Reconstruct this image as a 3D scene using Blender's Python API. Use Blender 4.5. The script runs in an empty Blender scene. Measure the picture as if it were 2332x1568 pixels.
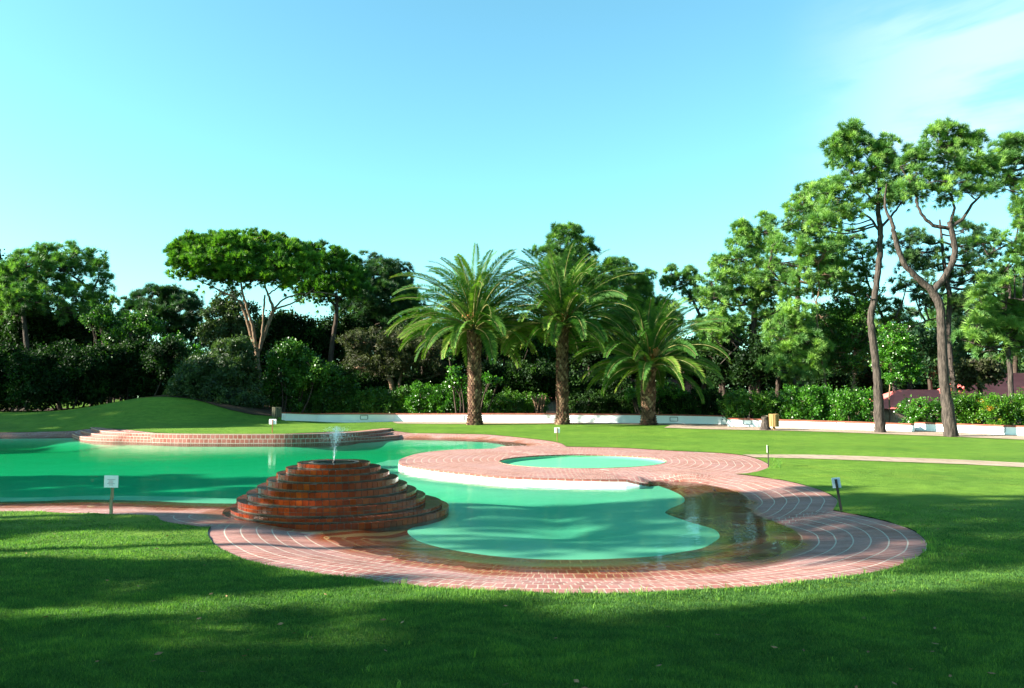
import bpy, math, numpy as np
from mathutils import Vector, Matrix
from mathutils.geometry import delaunay_2d_cdt
rng = np.random.default_rng(7)
SC = bpy.context.scene
COL = SC.collection
R = math.radians
# ------------------------------------------------------------------ camera model
F, CX, CY, HZ, CAMH = 1750.0, 1166.0, 784.0, 905.0, 1.70
TH = math.atan((HZ - CY) / F)
def ray(x, y):
    u = CY - y; r = x - CX
    fw = F * math.cos(TH) - u * math.sin(TH)
    up = F * math.sin(TH) + u * math.cos(TH)
    return r / fw, up / fw                      # per metre of depth
def at(x, y, Y):
    a, b = ray(x, y)
    return np.array([a * Y, Y, CAMH + b * Y])
def onz(x, y, z):
    a, b = ray(x, y)
    return at(x, y, (z - CAMH) / b)
def ppm(Y): return F / Y
def ss(v, a, b):
    t = np.clip((v - a) / (b - a), 0, 1); return t * t * (3 - 2 * t)
def lawn_z(X, Y):
    X = np.asarray(X, float); Y = np.asarray(Y, float)
    z = 0.10 + 0.20 * ss(Y, 28, 42)
    ter = ss(X, -20, -17) * (1 - ss(X, -6.2, -4.0)) * ss(Y, 27.2, 28.6) * (1 - ss(Y, 33, 42))
    z = z + 0.20 * ter
    A = (1 - ss(X, -15, -9)) * (0.55 + 0.95 * np.exp(-((X + 18.8) / 4.2) ** 2))
    z = z + A * ss(Y, 33.6, 42.8)
    m = ss(Y, 1, 3) * (1 - ss(Y, 14, 20))
    z = z + m * (0.010 * np.sin(X * 4.3 + 2.1 * np.sin(Y * 2.3)) * np.sin(Y * 6.1 + 1.7 * np.sin(X * 3.1)) + 0.006 * np.sin(X * 9.7 + 2 * np.sin(Y * 7.3)) * np.sin(Y * 14.9 + 2 * np.sin(X * 6.7)))
    return z
def hit(x, y):
    a, b = ray(x, y); Y = (0.1 - CAMH) / b
    for _ in range(40):
        z = float(lawn_z(a * Y, Y)); Yn = (z - CAMH) / b if b < -1e-4 else 60
        Y = 0.5 * Y + 0.5 * min(max(Yn, 2), 90)
    return np.array([a * Y, Y, float(lawn_z(a * Y, Y))])

# ------------------------------------------------------------------ tagging
def tag(o, label=None, cat=None, group=None, kind=None):
    if label: o['label'] = label
    if cat: o['category'] = cat
    if group: o['group'] = group
    if kind: o['kind'] = kind
    return o
def empty(name, loc=(0, 0, 0), rz=0):
    o = bpy.data.objects.new(name, None); COL.objects.link(o)
    o.location = loc; o.rotation_euler = (0, 0, rz); o.empty_display_size = 0.2
    return o
def link(name, me, mat=None, parent=None):
    o = bpy.data.objects.new(name, me); COL.objects.link(o)
    if mat:
        for m in (mat if isinstance(mat, (list, tuple)) else [mat]): me.materials.append(m)
    if parent: o.parent = parent
    return o
def mesh_np(name, V, faces, k, tint=None, uv=None, smooth=False, midx=None):
    """faces: (n,k) int array"""
    me = bpy.data.meshes.new(name)
    V = np.asarray(V, np.float32); faces = np.asarray(faces, np.int32)
    me.vertices.add(len(V)); me.vertices.foreach_set('co', V.ravel())
    n = len(faces)
    me.loops.add(n * k); me.loops.foreach_set('vertex_index', faces.ravel())
    me.polygons.add(n); me.polygons.foreach_set('loop_start', np.arange(0, n * k, k, dtype=np.int32))
    me.polygons.foreach_set('use_smooth', np.full(n, bool(smooth)))
    if midx is not None: me.polygons.foreach_set('material_index', np.asarray(midx, np.int32))
    if tint is not None:
        at_ = me.attributes.new('tint', 'FLOAT', 'POINT'); at_.data.foreach_set('value', np.asarray(tint, np.float32))
    if uv is not None:
        l = me.uv_layers.new(name='UVMap'); l.data.foreach_set('uv', np.asarray(uv, np.float32).ravel())
    me.update(calc_edges=True); me.validate()
    return me

class MB:
    """collects quads/tris with uv into one mesh"""
    def __init__(s): s.v = []; s.f = []; s.uv = []
    def face(s, pts, uv=None):
        i = len(s.v); s.v += [tuple(p) for p in pts]; s.f.append(tuple(range(i, i + len(pts))))
        s.uv += list(uv) if uv else [(0, 0)] * len(pts)
    def box(s, c, d, rz=0, M=None):
        x, y, z = [q / 2 for q in d]; ca, sa = math.cos(rz), math.sin(rz)
        P = []
        for sz in (-1, 1):
            for sx, sy in ((-1, -1), (1, -1), (1, 1), (-1, 1)):
                a, b = sx * x, sy * y
                p = Vector((a * ca - b * sa, a * sa + b * ca, sz * z))
                if M: p = M @ p
                P.append((c[0] + p[0], c[1] + p[1], c[2] + p[2]))
        for q in ((3, 2, 1, 0), (4, 5, 6, 7), (0, 1, 5, 4), (1, 2, 6, 5), (2, 3, 7, 6), (3, 0, 4, 7)):
            w = max(d)
            s.face([P[i] for i in q], [(0, 0), (d[0] if q[0] != 1 else d[1], 0), (d[0], d[2]), (0, d[2])])
    def build(s, name, mat, parent=None, smooth=False, bevel=0):
        me = bpy.data.meshes.new(name); me.from_pydata(s.v, [], s.f)
        l = me.uv_layers.new(name='UVMap')
        for i, u in enumerate(s.uv): l.data[i].uv = u
        if smooth: me.polygons.foreach_set('use_smooth', [True] * len(me.polygons))
        o = link(name, me, mat, parent)
        if bevel:
            import bmesh
            b = bmesh.new(); b.from_mesh(me); bmesh.ops.remove_doubles(b, verts=b.verts, dist=1e-5); b.to_mesh(me); b.free()
            m = o.modifiers.new('b', 'BEVEL'); m.width = bevel; m.segments = 2; m.limit_method = 'ANGLE'
        return o
def catmull(P, n=6):
    P = [np.asarray(p, float) for p in P]
    if len(P) < 3: return np.array([P[0] + (P[-1] - P[0]) * t for t in np.linspace(0, 1, n + 1)])
    Q = [2 * P[0] - P[1]] + P + [2 * P[-1] - P[-2]]; out = []
    for i in range(1, len(Q) - 2):
        for t in np.linspace(0, 1, n, endpoint=False):
            a, b, c, d = Q[i - 1], Q[i], Q[i + 1], Q[i + 2]
            out.append(0.5 * ((2 * b) + (-a + c) * t + (2 * a - 5 * b + 4 * c - d) * t * t + (-a + 3 * b - 3 * c + d) * t ** 3))
    out.append(Q[-2]); return np.array(out)
class TB:
    """tube collector (quads), numpy"""
    def __init__(s): s.v = []; s.f = []; s.n = 0
    def tube(s, P, rad, sides=7, jit=0.0):
        P = np.asarray(P, float); n = len(P)
        rad = np.interp(np.linspace(0, 1, n), np.linspace(0, 1, len(rad)), rad) if hasattr(rad, '__len__') else np.full(n, rad)
        T = np.gradient(P, axis=0); T /= np.linalg.norm(T, axis=1)[:, None] + 1e-9
        ref = np.array([0.0, 0.97, 0.24]) if abs(T[0][1]) < 0.9 else np.array([1.0, 0, 0])
        A = np.cross(T, ref); A /= np.linalg.norm(A, axis=1)[:, None] + 1e-9
        B = np.cross(T, A)
        an = np.linspace(0, 2 * math.pi, sides, endpoint=False)
        rr = rad[:, None] * (1 + jit * rng.uniform(-1, 1, (n, sides)))
        V = P[:, None, :] + rr[..., None] * (np.cos(an)[None, :, None] * A[:, None, :] + np.sin(an)[None, :, None] * B[:, None, :])
        i0 = s.n; s.v.append(V.reshape(-1, 3)); s.n += n * sides
        i = np.arange(n - 1)[:, None] * sides; j = np.arange(sides)[None, :]; j2 = (j + 1) % sides
        s.f.append(np.stack([i + j, i + j2, i + sides + j2, i + sides + j], -1).reshape(-1, 4) + i0)
    def build(s, name, mat, parent=None, smooth=True):
        me = mesh_np(name, np.concatenate(s.v), np.concatenate(s.f), 4, smooth=smooth)
        return link(name, me, mat, parent)

# ------------------------------------------------------------------ materials
def mat_new(name):
    m = bpy.data.materials.new(name); m.use_nodes = True
    nt = m.node_tree; nt.nodes.clear()
    out = nt.nodes.new('ShaderNodeOutputMaterial')
    return m, nt, out
def N(nt, typ, **kw):
    n = nt.nodes.new(typ)
    for k, v in kw.items():
        if k.startswith('i_'): n.inputs[k[2:].replace('_', ' ')].default_value = v
        elif k.startswith('n_'): n.inputs[int(k[2:])].default_value = v
        else: setattr(n, k, v)
    return n
def ramp(nt, stops, interp='LINEAR'):
    r = nt.nodes.new('ShaderNodeValToRGB'); e = r.color_ramp.elements; r.color_ramp.interpolation = interp
    e[0].position = stops[0][0]; e[0].color = (*stops[0][1], 1); e[1].position = stops[1][0]; e[1].color = (*stops[1][1], 1)
    for p, c in stops[2:]:
        q = e.new(p); q.color = (*c, 1)
    return r
def mix(nt, fac, a, b, typ='MIX'):
    m = nt.nodes.new('ShaderNodeMix'); m.data_type = 'RGBA'; m.blend_type = typ
    L = nt.links
    for s, v in ((m.inputs[0], fac), (m.inputs[6], a), (m.inputs[7], b)):
        if isinstance(v, bpy.types.NodeSocket): L.new(v, s)
        else: s.default_value = v if not isinstance(v, tuple) else (*v, 1)
    return m.outputs[2]
def noise(nt, scale, detail=4, rough=0.55, vec=None, dist=0):
    n = N(nt, 'ShaderNodeTexNoise'); n.inputs['Scale'].default_value = scale; n.inputs['Detail'].default_value = detail
    n.inputs['Roughness'].default_value = rough; n.inputs['Distortion'].default_value = dist
    if vec is None:
        tc = N(nt, 'ShaderNodeTexCoord'); vec = tc.outputs['Object']
    nt.links.new(vec, n.inputs['Vector']); return n
def mapping(nt, vec, scale=(1, 1, 1), loc=(0, 0, 0)):
    m = N(nt, 'ShaderNodeMapping'); m.inputs['Scale'].default_value = scale; m.inputs['Location'].default_value = loc
    nt.links.new(vec, m.inputs['Vector']); return m.outputs[0]
def bump(nt, h, dist, strength=1.0, normal=None):
    b = N(nt, 'ShaderNodeBump'); b.inputs['Distance'].default_value = dist; b.inputs['Strength'].default_value = strength
    nt.links.new(h, b.inputs['Height'])
    if normal is not None: nt.links.new(normal, b.inputs['Normal'])
    return b.outputs[0]
def plain(name, c1, c2, scale=6, rough=0.8, bdist=0.01, spec=0.3, sc3=(1, 1, 1)):
    m, nt, out = mat_new(name); tc = N(nt, 'ShaderNodeTexCoord')
    n = noise(nt, scale, 6, 0.6, mapping(nt, tc.outputs['Object'], sc3))
    r = ramp(nt, [(0.3, c1), (0.7, c2)]); nt.links.new(n.outputs[0], r.inputs[0])
    p = N(nt, 'ShaderNodeBsdfPrincipled'); p.inputs['Roughness'].default_value = rough; p.inputs['Specular IOR Level'].default_value = spec
    nt.links.new(r.outputs[0], p.inputs['Base Color'])
    nt.links.new(bump(nt, n.outputs[0], bdist), p.inputs['Normal']); nt.links.new(p.outputs[0], out.inputs[0])
    return m
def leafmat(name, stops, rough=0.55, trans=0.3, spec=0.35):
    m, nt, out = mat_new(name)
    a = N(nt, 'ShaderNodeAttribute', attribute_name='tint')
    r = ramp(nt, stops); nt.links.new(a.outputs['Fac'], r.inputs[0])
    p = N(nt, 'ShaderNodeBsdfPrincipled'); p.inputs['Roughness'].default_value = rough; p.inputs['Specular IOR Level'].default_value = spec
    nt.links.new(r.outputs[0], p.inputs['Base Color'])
    t = N(nt, 'ShaderNodeBsdfTranslucent')
    nt.links.new(mix(nt, 1.0, r.outputs[0], (1.1, 1.25, 0.5), 'MULTIPLY'), t.inputs[0])
    x = N(nt, 'ShaderNodeMixShader'); x.inputs[0].default_value = trans
    nt.links.new(p.outputs[0], x.inputs[1]); nt.links.new(t.outputs[0], x.inputs[2]); nt.links.new(x.outputs[0], out.inputs[0])
    return m
M = {}
M['pine'] = leafmat('pine_needles', [(0, (0.026, 0.073, 0.017)), (0.5, (0.075, 0.189, 0.040)), (1, (0.220, 0.378, 0.066))])
M['umbrella'] = leafmat('umbrella_pine_needles', [(0, (0.019, 0.071, 0.008)), (0.5, (0.072, 0.200, 0.019)), (1, (0.187, 0.357, 0.030))])
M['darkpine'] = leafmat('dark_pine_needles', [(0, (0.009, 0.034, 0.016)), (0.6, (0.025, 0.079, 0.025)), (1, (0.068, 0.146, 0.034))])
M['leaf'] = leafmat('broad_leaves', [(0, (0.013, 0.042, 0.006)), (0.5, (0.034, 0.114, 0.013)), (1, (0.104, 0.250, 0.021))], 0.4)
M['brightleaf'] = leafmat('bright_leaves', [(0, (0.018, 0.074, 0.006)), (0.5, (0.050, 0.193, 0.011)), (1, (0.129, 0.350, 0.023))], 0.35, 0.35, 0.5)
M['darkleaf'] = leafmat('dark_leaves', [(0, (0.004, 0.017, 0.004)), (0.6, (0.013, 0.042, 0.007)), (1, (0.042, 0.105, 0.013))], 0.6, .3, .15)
M['greyleaf'] = leafmat('grey_green_leaves', [(0, (0.022, 0.045, 0.018)), (0.5, (0.054, 0.104, 0.032)), (1, (0.117, 0.171, 0.045))], 0.5)
M['scrub'] = leafmat('dry_scrub', [(0, (0.030, 0.026, 0.013)), (0.5, (0.045, 0.060, 0.017)), (1, (0.083, 0.105, 0.030))], 0.7)
M['yellowleaf'] = leafmat('autumn_touched_leaves', [(0, (0.016, 0.064, 0.006)), (0.6, (0.064, 0.200, 0.010)), (0.9, (0.128, 0.272, 0.016)), (1, (0.400, 0.240, 0.016))], 0.4, 0.35)
M['palm'] = leafmat('palm_leaflets', [(0, (0.021, 0.072, 0.015)), (0.4, (0.047, 0.136, 0.019)), (0.75, (0.145, 0.255, 0.030)), (1, (0.357, 0.306, 0.111))], 0.6, 0.25, 0.12)
M['grass'] = leafmat('grass_blades', [(0, (0.024, 0.070, 0.024)), (0.5, (0.070, 0.180, 0.044)), (1, (0.22, 0.40, 0.060))], 0.6, 0.45, 0.15)
M['bark'] = plain('pine_bark', (0.022, 0.019, 0.017), (0.112, 0.088, 0.075), 6, 0.95, 0.09, 0.1, (1.950, 1.950, 0.450))
M['palebark'] = plain('pale_pine_bark', (0.08, 0.048, 0.03), (0.32, 0.21, 0.14), 5, 0.95, 0.07, 0.1, (2.6, 2.6, 0.7))
M['darkbark'] = plain('dark_bark', (0.03, 0.022, 0.018), (0.09, 0.065, 0.05), 4, 0.9, 0.04, 0.1, (2, 2, 0.5))
M['white'] = plain('white_render', (0.74, 0.76, 0.78), (0.86, 0.87, 0.87), 1.3, 0.75, 0.006)
M['coping'] = None
M['wood'] = plain('treated_wood', (0.225, 0.128, 0.041), (0.390, 0.255, 0.098), 3, 0.7, 0.004, 0.3, (6.750, 6.750, 0.525))
M['oldwood'] = plain('weathered_wood', (0.080, 0.072, 0.048), (0.208, 0.184, 0.120), 3, 0.85, 0.01, 0.2, (7.200, 7.200, 0.640))
M['paleold'] = plain('split_wood', (0.22, 0.17, 0.09), (0.55, 0.46, 0.28), 3, 0.85, 0.01, 0.2, (9, 9, 0.8))
M['redwood'] = plain('red_brown_post', (0.22, 0.07, 0.03), (0.36, 0.13, 0.05), 5, 0.7, 0.003, 0.3, (8, 8, 1))
M['darkpost'] = plain('dark_post', (0.018, 0.016, 0.014), (0.05, 0.045, 0.04), 6, 0.7, 0.003)
M['board'] = plain('sign_board_white', (0.78, 0.78, 0.78), (0.84, 0.84, 0.84), 3, 0.4, 0.0, 0.5)
M['boardback'] = plain('sign_board_back', (0.55, 0.62, 0.75), (0.62, 0.68, 0.80), 3, 0.5, 0.0, 0.5)
M['inkred'] = plain('red_ink', (0.65, 0.25, 0.3), (0.7, 0.3, 0.35), 3, 0.6, 0)
M['inkgrey'] = plain('grey_ink', (0.35, 0.35, 0.36), (0.42, 0.42, 0.42), 3, 0.6, 0)
M['steel'] = plain('dull_steel', (0.18, 0.18, 0.18), (0.3, 0.3, 0.3), 8, 0.45, 0.001, 0.6)
M['vent'] = plain('recess_grey', (0.22, 0.23, 0.24), (0.4, 0.41, 0.42), 4, 0.8, 0.002)
M['soil'] = plain('forest_soil', (0.03, 0.02, 0.012), (0.085, 0.055, 0.035), 3, 0.95, 0.05, 0.1)
M['cone'] = plain('pine_cone', (0.05, 0.025, 0.015), (0.11, 0.05, 0.03), 30, 0.9, 0.01)
M['greenpaint'] = plain('green_paint', (0.01, 0.12, 0.07), (0.02, 0.17, 0.10), 5, 0.4, 0.0, 0.5)

def lawn_mat():
    m, nt, out = mat_new('lawn_grass'); L = nt.links
    tc = N(nt, 'ShaderNodeTexCoord'); V = tc.outputs['Object']
    n1 = noise(nt, 0.35, 3, 0.5, V); n2 = noise(nt, 3.0, 5, 0.6, V); n3 = noise(nt, 55, 3, 0.7, V)
    r1 = ramp(nt, [(0.30, (0.098, 0.215, 0.028)), (0.70, (0.168, 0.315, 0.040))]); L.new(n1.outputs[0], r1.inputs[0])
    r2 = ramp(nt, [(0.3, (0.70, 0.74, 0.62)), (0.7, (1.15, 1.1, 1.1))]); L.new(n2.outputs[0], r2.inputs[0])
    r3 = ramp(nt, [(0.3, (0.55, 0.6, 0.5)), (0.7, (1.35, 1.3, 1.25))]); L.new(n3.outputs[0], r3.inputs[0])
    c = mix(nt, 1.0, mix(nt, 1.0, r1.outputs[0], r2.outputs[0], 'MULTIPLY'), r3.outputs[0], 'MULTIPLY')
    nd = noise(nt, 7.0, 2, 0.5, V); rd = ramp(nt, [(0.68, (0, 0, 0)), (0.76, (1, 1, 1))]); L.new(nd.outputs[0], rd.inputs[0])
    md = N(nt, 'ShaderNodeMath', operation='MULTIPLY'); md.inputs[1].default_value = 0.35; L.new(rd.outputs[0], md.inputs[0])
    c = mix(nt, md.outputs[0], c, (0.17, 0.20, 0.05))
    ny = noise(nt, 0.8, 5, 0.65, V); ry = ramp(nt, [(0.52, (0, 0, 0)), (0.72, (.45, .45, .45))]); L.new(ny.outputs[0], ry.inputs[0]); c = mix(nt, ry.outputs[0], c, (0.19, 0.27, 0.03))
    p = N(nt, 'ShaderNodeBsdfPrincipled'); p.inputs['Roughness'].default_value = 0.85; p.inputs['Specular IOR Level'].default_value = 0.08
    L.new(c, p.inputs['Base Color'])
    try:
        p.inputs['Sheen Weight'].default_value = 0.0; p.inputs['Sheen Tint'].default_value = (0.4, 0.9, 0.2, 1)
    except Exception: pass
    b = bump(nt, n2.outputs[0], 0.10, 0.5); b = bump(nt, n3.outputs[0], 0.03, 0.9, b)
    L.new(b, p.inputs['Normal']); L.new(p.outputs[0], out.inputs[0]); return m
M['lawn'] = lawn_mat()

def brick_mat(name, c1, c2, mortar, bw, rh, ms, rough, wetmix=False, spec=0.4, dirt=0.5, haze=0.35):
    m, nt, out = mat_new(name); L = nt.links
    uv = N(nt, 'ShaderNodeUVMap'); uv.uv_map = 'UVMap'
    nz = noise(nt, 2.2, 3, 0.5)
    w = N(nt, 'ShaderNodeVectorMath', operation='SCALE'); w.inputs['Scale'].default_value = 0.012
    sb = N(nt, 'ShaderNodeVectorMath', operation='SUBTRACT'); sb.inputs[1].default_value = (0.5, 0.5, 0.5)
    L.new(nz.outputs['Color'], sb.inputs[0]); L.new(sb.outputs[0], w.inputs[0])
    ad = N(nt, 'ShaderNodeVectorMath', operation='ADD'); L.new(uv.outputs[0], ad.inputs[0]); L.new(w.outputs[0], ad.inputs[1])
    b = N(nt, 'ShaderNodeTexBrick'); b.offset = 0.5; b.inputs['Scale'].default_value = 1.0
    b.inputs['Brick Width'].default_value = bw; b.inputs['Row Height'].default_value = rh
    b.inputs['Mortar Size'].default_value = ms; b.inputs['Mortar Smooth'].default_value = 0.15; b.inputs['Bias'].default_value = 0
    b.inputs['Color1'].default_value = (*c1, 1); b.inputs['Color2'].default_value = (*c2, 1); b.inputs['Mortar'].default_value = (*mortar, 1)
    L.new(ad.outputs[0], b.inputs['Vector'])
    base = b.outputs[0]
    if wetmix:
        sp = N(nt, 'ShaderNodeSeparateXYZ'); L.new(ad.outputs[0], sp.inputs[0])
        def mth(op, a_, b_):
            q = N(nt, 'ShaderNodeMath', operation=op)
            for i_, v_ in enumerate((a_, b_)):
                if isinstance(v_, (int, float)): q.inputs[i_].default_value = v_
                else: L.new(v_, q.inputs[i_])
            return q.outputs[0]
        fr_ = mth('FRACT', mth('DIVIDE', sp.outputs[1], rh), 0); dd = mth('MINIMUM', fr_, mth('SUBTRACT', 1.0, fr_))
        ring = mth('LESS_THAN', dd, 0.042)
        base = mix(nt, ring, base, (0.55, 0.47, 0.39))
    n2 = noise(nt, 1.6, 6, 0.65); n3 = noise(nt, 22, 4, 0.7)
    r2 = ramp(nt, [(0.3, (0.80, 0.78, 0.78)), (0.7, (1.12, 1.12, 1.12))]); L.new(n2.outputs[0], r2.inputs[0])
    r3 = ramp(nt, [(0.3, (0.78, 0.78, 0.78)), (0.7, (1.18, 1.18, 1.18))]); L.new(n3.outputs[0], r3.inputs[0])
    c = mix(nt, dirt, base, mix(nt, 1.0, base, r2.outputs[0], 'MULTIPLY'))
    c = mix(nt, 1.0, c, r3.outputs[0], 'MULTIPLY')
    if haze:   # pale lime bloom patches
        n4 = noise(nt, 0.9, 6, 0.7); r4 = ramp(nt, [(0.42, (0, 0, 0)), (0.68, (1, 1, 1))]); L.new(n4.outputs[0], r4.inputs[0])
        mm = N(nt, 'ShaderNodeMath', operation='MULTIPLY'); mm.inputs[1].default_value = haze; L.new(r4.outputs[0], mm.inputs[0])
        c = mix(nt, mm.outputs[0], c, (0.46, 0.34, 0.36))
    p = N(nt, 'ShaderNodeBsdfPrincipled'); p.inputs['Specular IOR Level'].default_value = spec
    p.inputs['Roughness'].default_value = rough
    if wetmix:
        a = N(nt, 'ShaderNodeAttribute', attribute_name='tint')
        wet = mix(nt, b.outputs['Fac'], mix(nt, 1.0, c, (0.66, 0.27, 0.06), 'MULTIPLY'), (0.34, 0.20, 0.08))
        c = mix(nt, a.outputs['Fac'], c, wet)
        rr = N(nt, 'ShaderNodeMapRange'); rr.inputs[3].default_value = rough; rr.inputs[4].default_value = 0.25
        L.new(a.outputs['Fac'], rr.inputs[0]); L.new(rr.outputs[0], p.inputs['Roughness'])
    L.new(c, p.inputs['Base Color'])
    inv = N(nt, 'ShaderNodeMath', operation='SUBTRACT'); inv.inputs[0].default_value = 1; L.new(b.outputs['Fac'], inv.inputs[1])
    bb = bump(nt, inv.outputs[0], 0.006, 0.8); bb = bump(nt, n3.outputs[0], 0.004, 0.6, bb)
    L.new(bb, p.inputs['Normal']); L.new(p.outputs[0], out.inputs[0]); return m
M['deck'] = brick_mat('brick_paving', (0.296, 0.100, 0.078), (0.414, 0.181, 0.148), (0.459, 0.370, 0.296), 0.105, 0.185, 0.0085, 0.75, True, spec=0.2, haze=0.28)
M['steps'] = brick_mat('brick_steps', (0.25, 0.065, 0.045), (0.34, 0.11, 0.085), (0.42, 0.31, 0.26), 0.17, 0.11, 0.010, 0.8, haze=0.1, spec=.2)
M['coping'] = brick_mat('coping_brick', (0.288, 0.072, 0.040), (0.368, 0.112, 0.064), (0.240, 0.112, 0.080), 0.22, 0.2, 0.008, 0.8, haze=0)
M['wetbrick'] = brick_mat('wet_fountain_brick', (0.30, 0.035, 0.007), (0.52, 0.09, 0.013), (0.30, 0.22, 0.15), 0.088, 0.058, 0.0060, 0.28, haze=0, spec=0.35, dirt=0.8)
M['wettread'] = brick_mat('wet_tread_brick', (0.10, 0.018, 0.008), (0.17, 0.035, 0.014), (0.07, 0.05, 0.04), 0.088, 0.3, 0.006, 0.2, haze=0, spec=0.45, dirt=0.8)
for q_ in ('wetbrick', 'wettread'):
    for n_ in M[q_].node_tree.nodes:
        if n_.type == 'TEX_BRICK': n_.offset = 0.0
def slab_mat():
    m, nt, out = mat_new('pale_slabs'); L = nt.links
    tc = N(nt, 'ShaderNodeTexCoord')
    b = N(nt, 'ShaderNodeTexBrick'); b.inputs['Scale'].default_value = 1; b.inputs['Brick Width'].default_value = 0.8; b.inputs['Row Height'].default_value = 0.5
    b.inputs['Mortar Size'].default_value = 0.02; b.inputs['Color1'].default_value = (0.46, 0.34, 0.24, 1); b.inputs['Color2'].default_value = (0.57, 0.43, 0.32, 1)
    b.inputs['Mortar'].default_value = (0.26, 0.22, 0.15, 1); L.new(tc.outputs['Object'], b.inputs['Vector'])
    n = noise(nt, 3, 6, 0.7); r = ramp(nt, [(0.3, (0.75, 0.75, 0.75)), (0.7, (1.1, 1.1, 1.1))]); L.new(n.outputs[0], r.inputs[0])
    p = N(nt, 'ShaderNodeBsdfPrincipled'); p.inputs['Roughness'].default_value = 0.9; p.inputs['Specular IOR Level'].default_value = 0.2
    L.new(mix(nt, 1.0, b.outputs[0], r.outputs[0], 'MULTIPLY'), p.inputs['Base Color']); L.new(bump(nt, n.outputs[0], 0.01), p.inputs['Normal'])
    L.new(p.outputs[0], out.inputs[0]); return m
M['slab'] = slab_mat()
def pool_paint():
    m, nt, out = mat_new('pool_paint'); L = nt.links
    n = noise(nt, 1.5, 5, 0.6); r = ramp(nt, [(0.3, (0.28, 0.84, 0.49)), (0.7, (0.34, 0.90, 0.56))]); L.new(n.outputs[0], r.inputs[0])
    p = N(nt, 'ShaderNodeBsdfPrincipled'); p.inputs['Roughness'].default_value = 0.8; p.inputs['Specular IOR Level'].default_value = 0.1
    L.new(r.outputs[0], p.inputs['Base Color']); L.new(p.outputs[0], out.inputs[0]); return m
M['poolpaint'] = pool_paint()
def water_mat(name, dens, col, ripple=0.006, refl=0.42):
    m, nt, out = mat_new(name); L = nt.links
    tc = N(nt, 'ShaderNodeTexCoord')
    n1 = noise(nt, 1.6, 3, 0.5, tc.outputs['Object'], 0.4); n2 = noise(nt, 9, 3, 0.6, tc.outputs['Object'], 0.3)
    nm = noise(nt, 0.16, 2, 0.5, mapping(nt, tc.outputs['Object'], (1, 1, 1), (3.1, 0, 0)))
    rm = ramp(nt, [(0.40, (0.25, 0.25, 0.25)), (0.62, (1, 1, 1))]); L.new(nm.outputs[0], rm.inputs[0])
    mu = N(nt, 'ShaderNodeMath', operation='MULTIPLY'); L.new(n2.outputs[0], mu.inputs[0]); L.new(rm.outputs[0], mu.inputs[1])
    b = bump(nt, n1.outputs[0], ripple, 0.5); b = bump(nt, mu.outputs[0], ripple * 0.55, 0.5, b)
    fr = N(nt, 'ShaderNodeFresnel'); fr.inputs['IOR'].default_value = 1.33; L.new(b, fr.inputs['Normal'])
    gl = N(nt, 'ShaderNodeBsdfGlossy'); gl.inputs['Roughness'].default_value = 0.02; gl.inputs['Color'].default_value = (1, 1, 1, 1); L.new(b, gl.inputs['Normal'])
    tr = N(nt, 'ShaderNodeBsdfTransparent'); tr.inputs[0].default_value = (1, 1, 1, 1)
    fm = N(nt, 'ShaderNodeMath', operation='MULTIPLY'); fm.inputs[1].default_value = refl; L.new(fr.outputs[0], fm.inputs[0])
    x = N(nt, 'ShaderNodeMixShader'); L.new(fm.outputs[0], x.inputs[0]); L.new(tr.outputs[0], x.inputs[1]); L.new(gl.outputs[0], x.inputs[2])
    L.new(x.outputs[0], out.inputs['Surface'])
    va = N(nt, 'ShaderNodeVolumeAbsorption'); va.inputs['Color'].default_value = (*col, 1); va.inputs['Density'].default_value = dens
    L.new(va.outputs[0], out.inputs['Volume']); return m
M['water'] = water_mat('pool_water_surface', 0.62, (0.06, 0.88, 0.72), 0.013, 0.66)

# ------------------------------------------------------------------ traced plan curves (photo px)
def P3(pts, zf):
    out = []
    for p in pts:
        z = p[2] if len(p) > 2 else zf
        out.append(hit(p[0], p[1]) if z == 'L' else onz(p[0], p[1], z))
    return np.array(out)
front_B = [(481, 1199), (473, 1212), (481, 1232), (510, 1253.5), (551, 1272), (626, 1290), (689, 1300.5), (751, 1311), (845, 1321), (945, 1333),
           (1100, 1345), (1230, 1350), (1350, 1351), (1500, 1347), (1640, 1340), (1800, 1328), (1931, 1312), (2026, 1295), (2071, 1277), (2102, 1260),
           (2111, 1242), (2105, 1227), (2077, 1206), (2026, 1188.5), (1963, 1174), (1917, 1165)]
front_A = [(1897, 1161.5), (1903, 1152), (1907, 1141), (1899, 1131), (1868, 1115.5), (1830, 1104), (1791.5, 1095), (1741, 1087), (1693, 1080.6)]
isl_R = [(1674, 1079.6), (1709, 1077), (1741, 1069), (1752, 1060), (1741, 1052), (1722, 1044), (1693, 1037), (1646, 1032), (1566, 1028), (1487, 1024), (1418, 1020), (1337, 1018), (1290, 1017)]
upp = [(1286, 1014.5), (1278, 1010), (1257, 1005), (1217, 1000), (1149.5, 993), (1096, 989), (1042, 988), (988, 987), (936, 986.4)]
back = [(895, 981), (832, 981), (751, 984), (697, 986), (626, 988.5), (484, 988.5), (403, 988), (349, 985.5), (309, 981), (279, 978), (210, 977), (185, 979), (161, 982), (81, 983.5), (0, 985), (-900, 992)]
strip = [(-900, 1163), (0, 1165), (107, 1166), (242, 1171), (355, 1175)]
lobe1 = [(361, 1178), (364, 1183), (376, 1188), (403, 1193), (441, 1198), (475, 1199.5)]
outer_px = strip + lobe1 + front_B + front_A + isl_R + upp + back
OUT = P3(outer_px, 'L')
def dens_(P, step=0.12, closed=True):
    P = np.asarray(P, float); out = []
    n = len(P)
    for i in range(n if closed else n - 1):
        a, b = P[i], P[(i + 1) % n]; k = max(1, int(np.linalg.norm((b - a)[:2]) / step))
        for t in range(k): out.append(a + (b - a) * t / k)
    if not closed: out.append(P[-1])
    return np.array(out)
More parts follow.
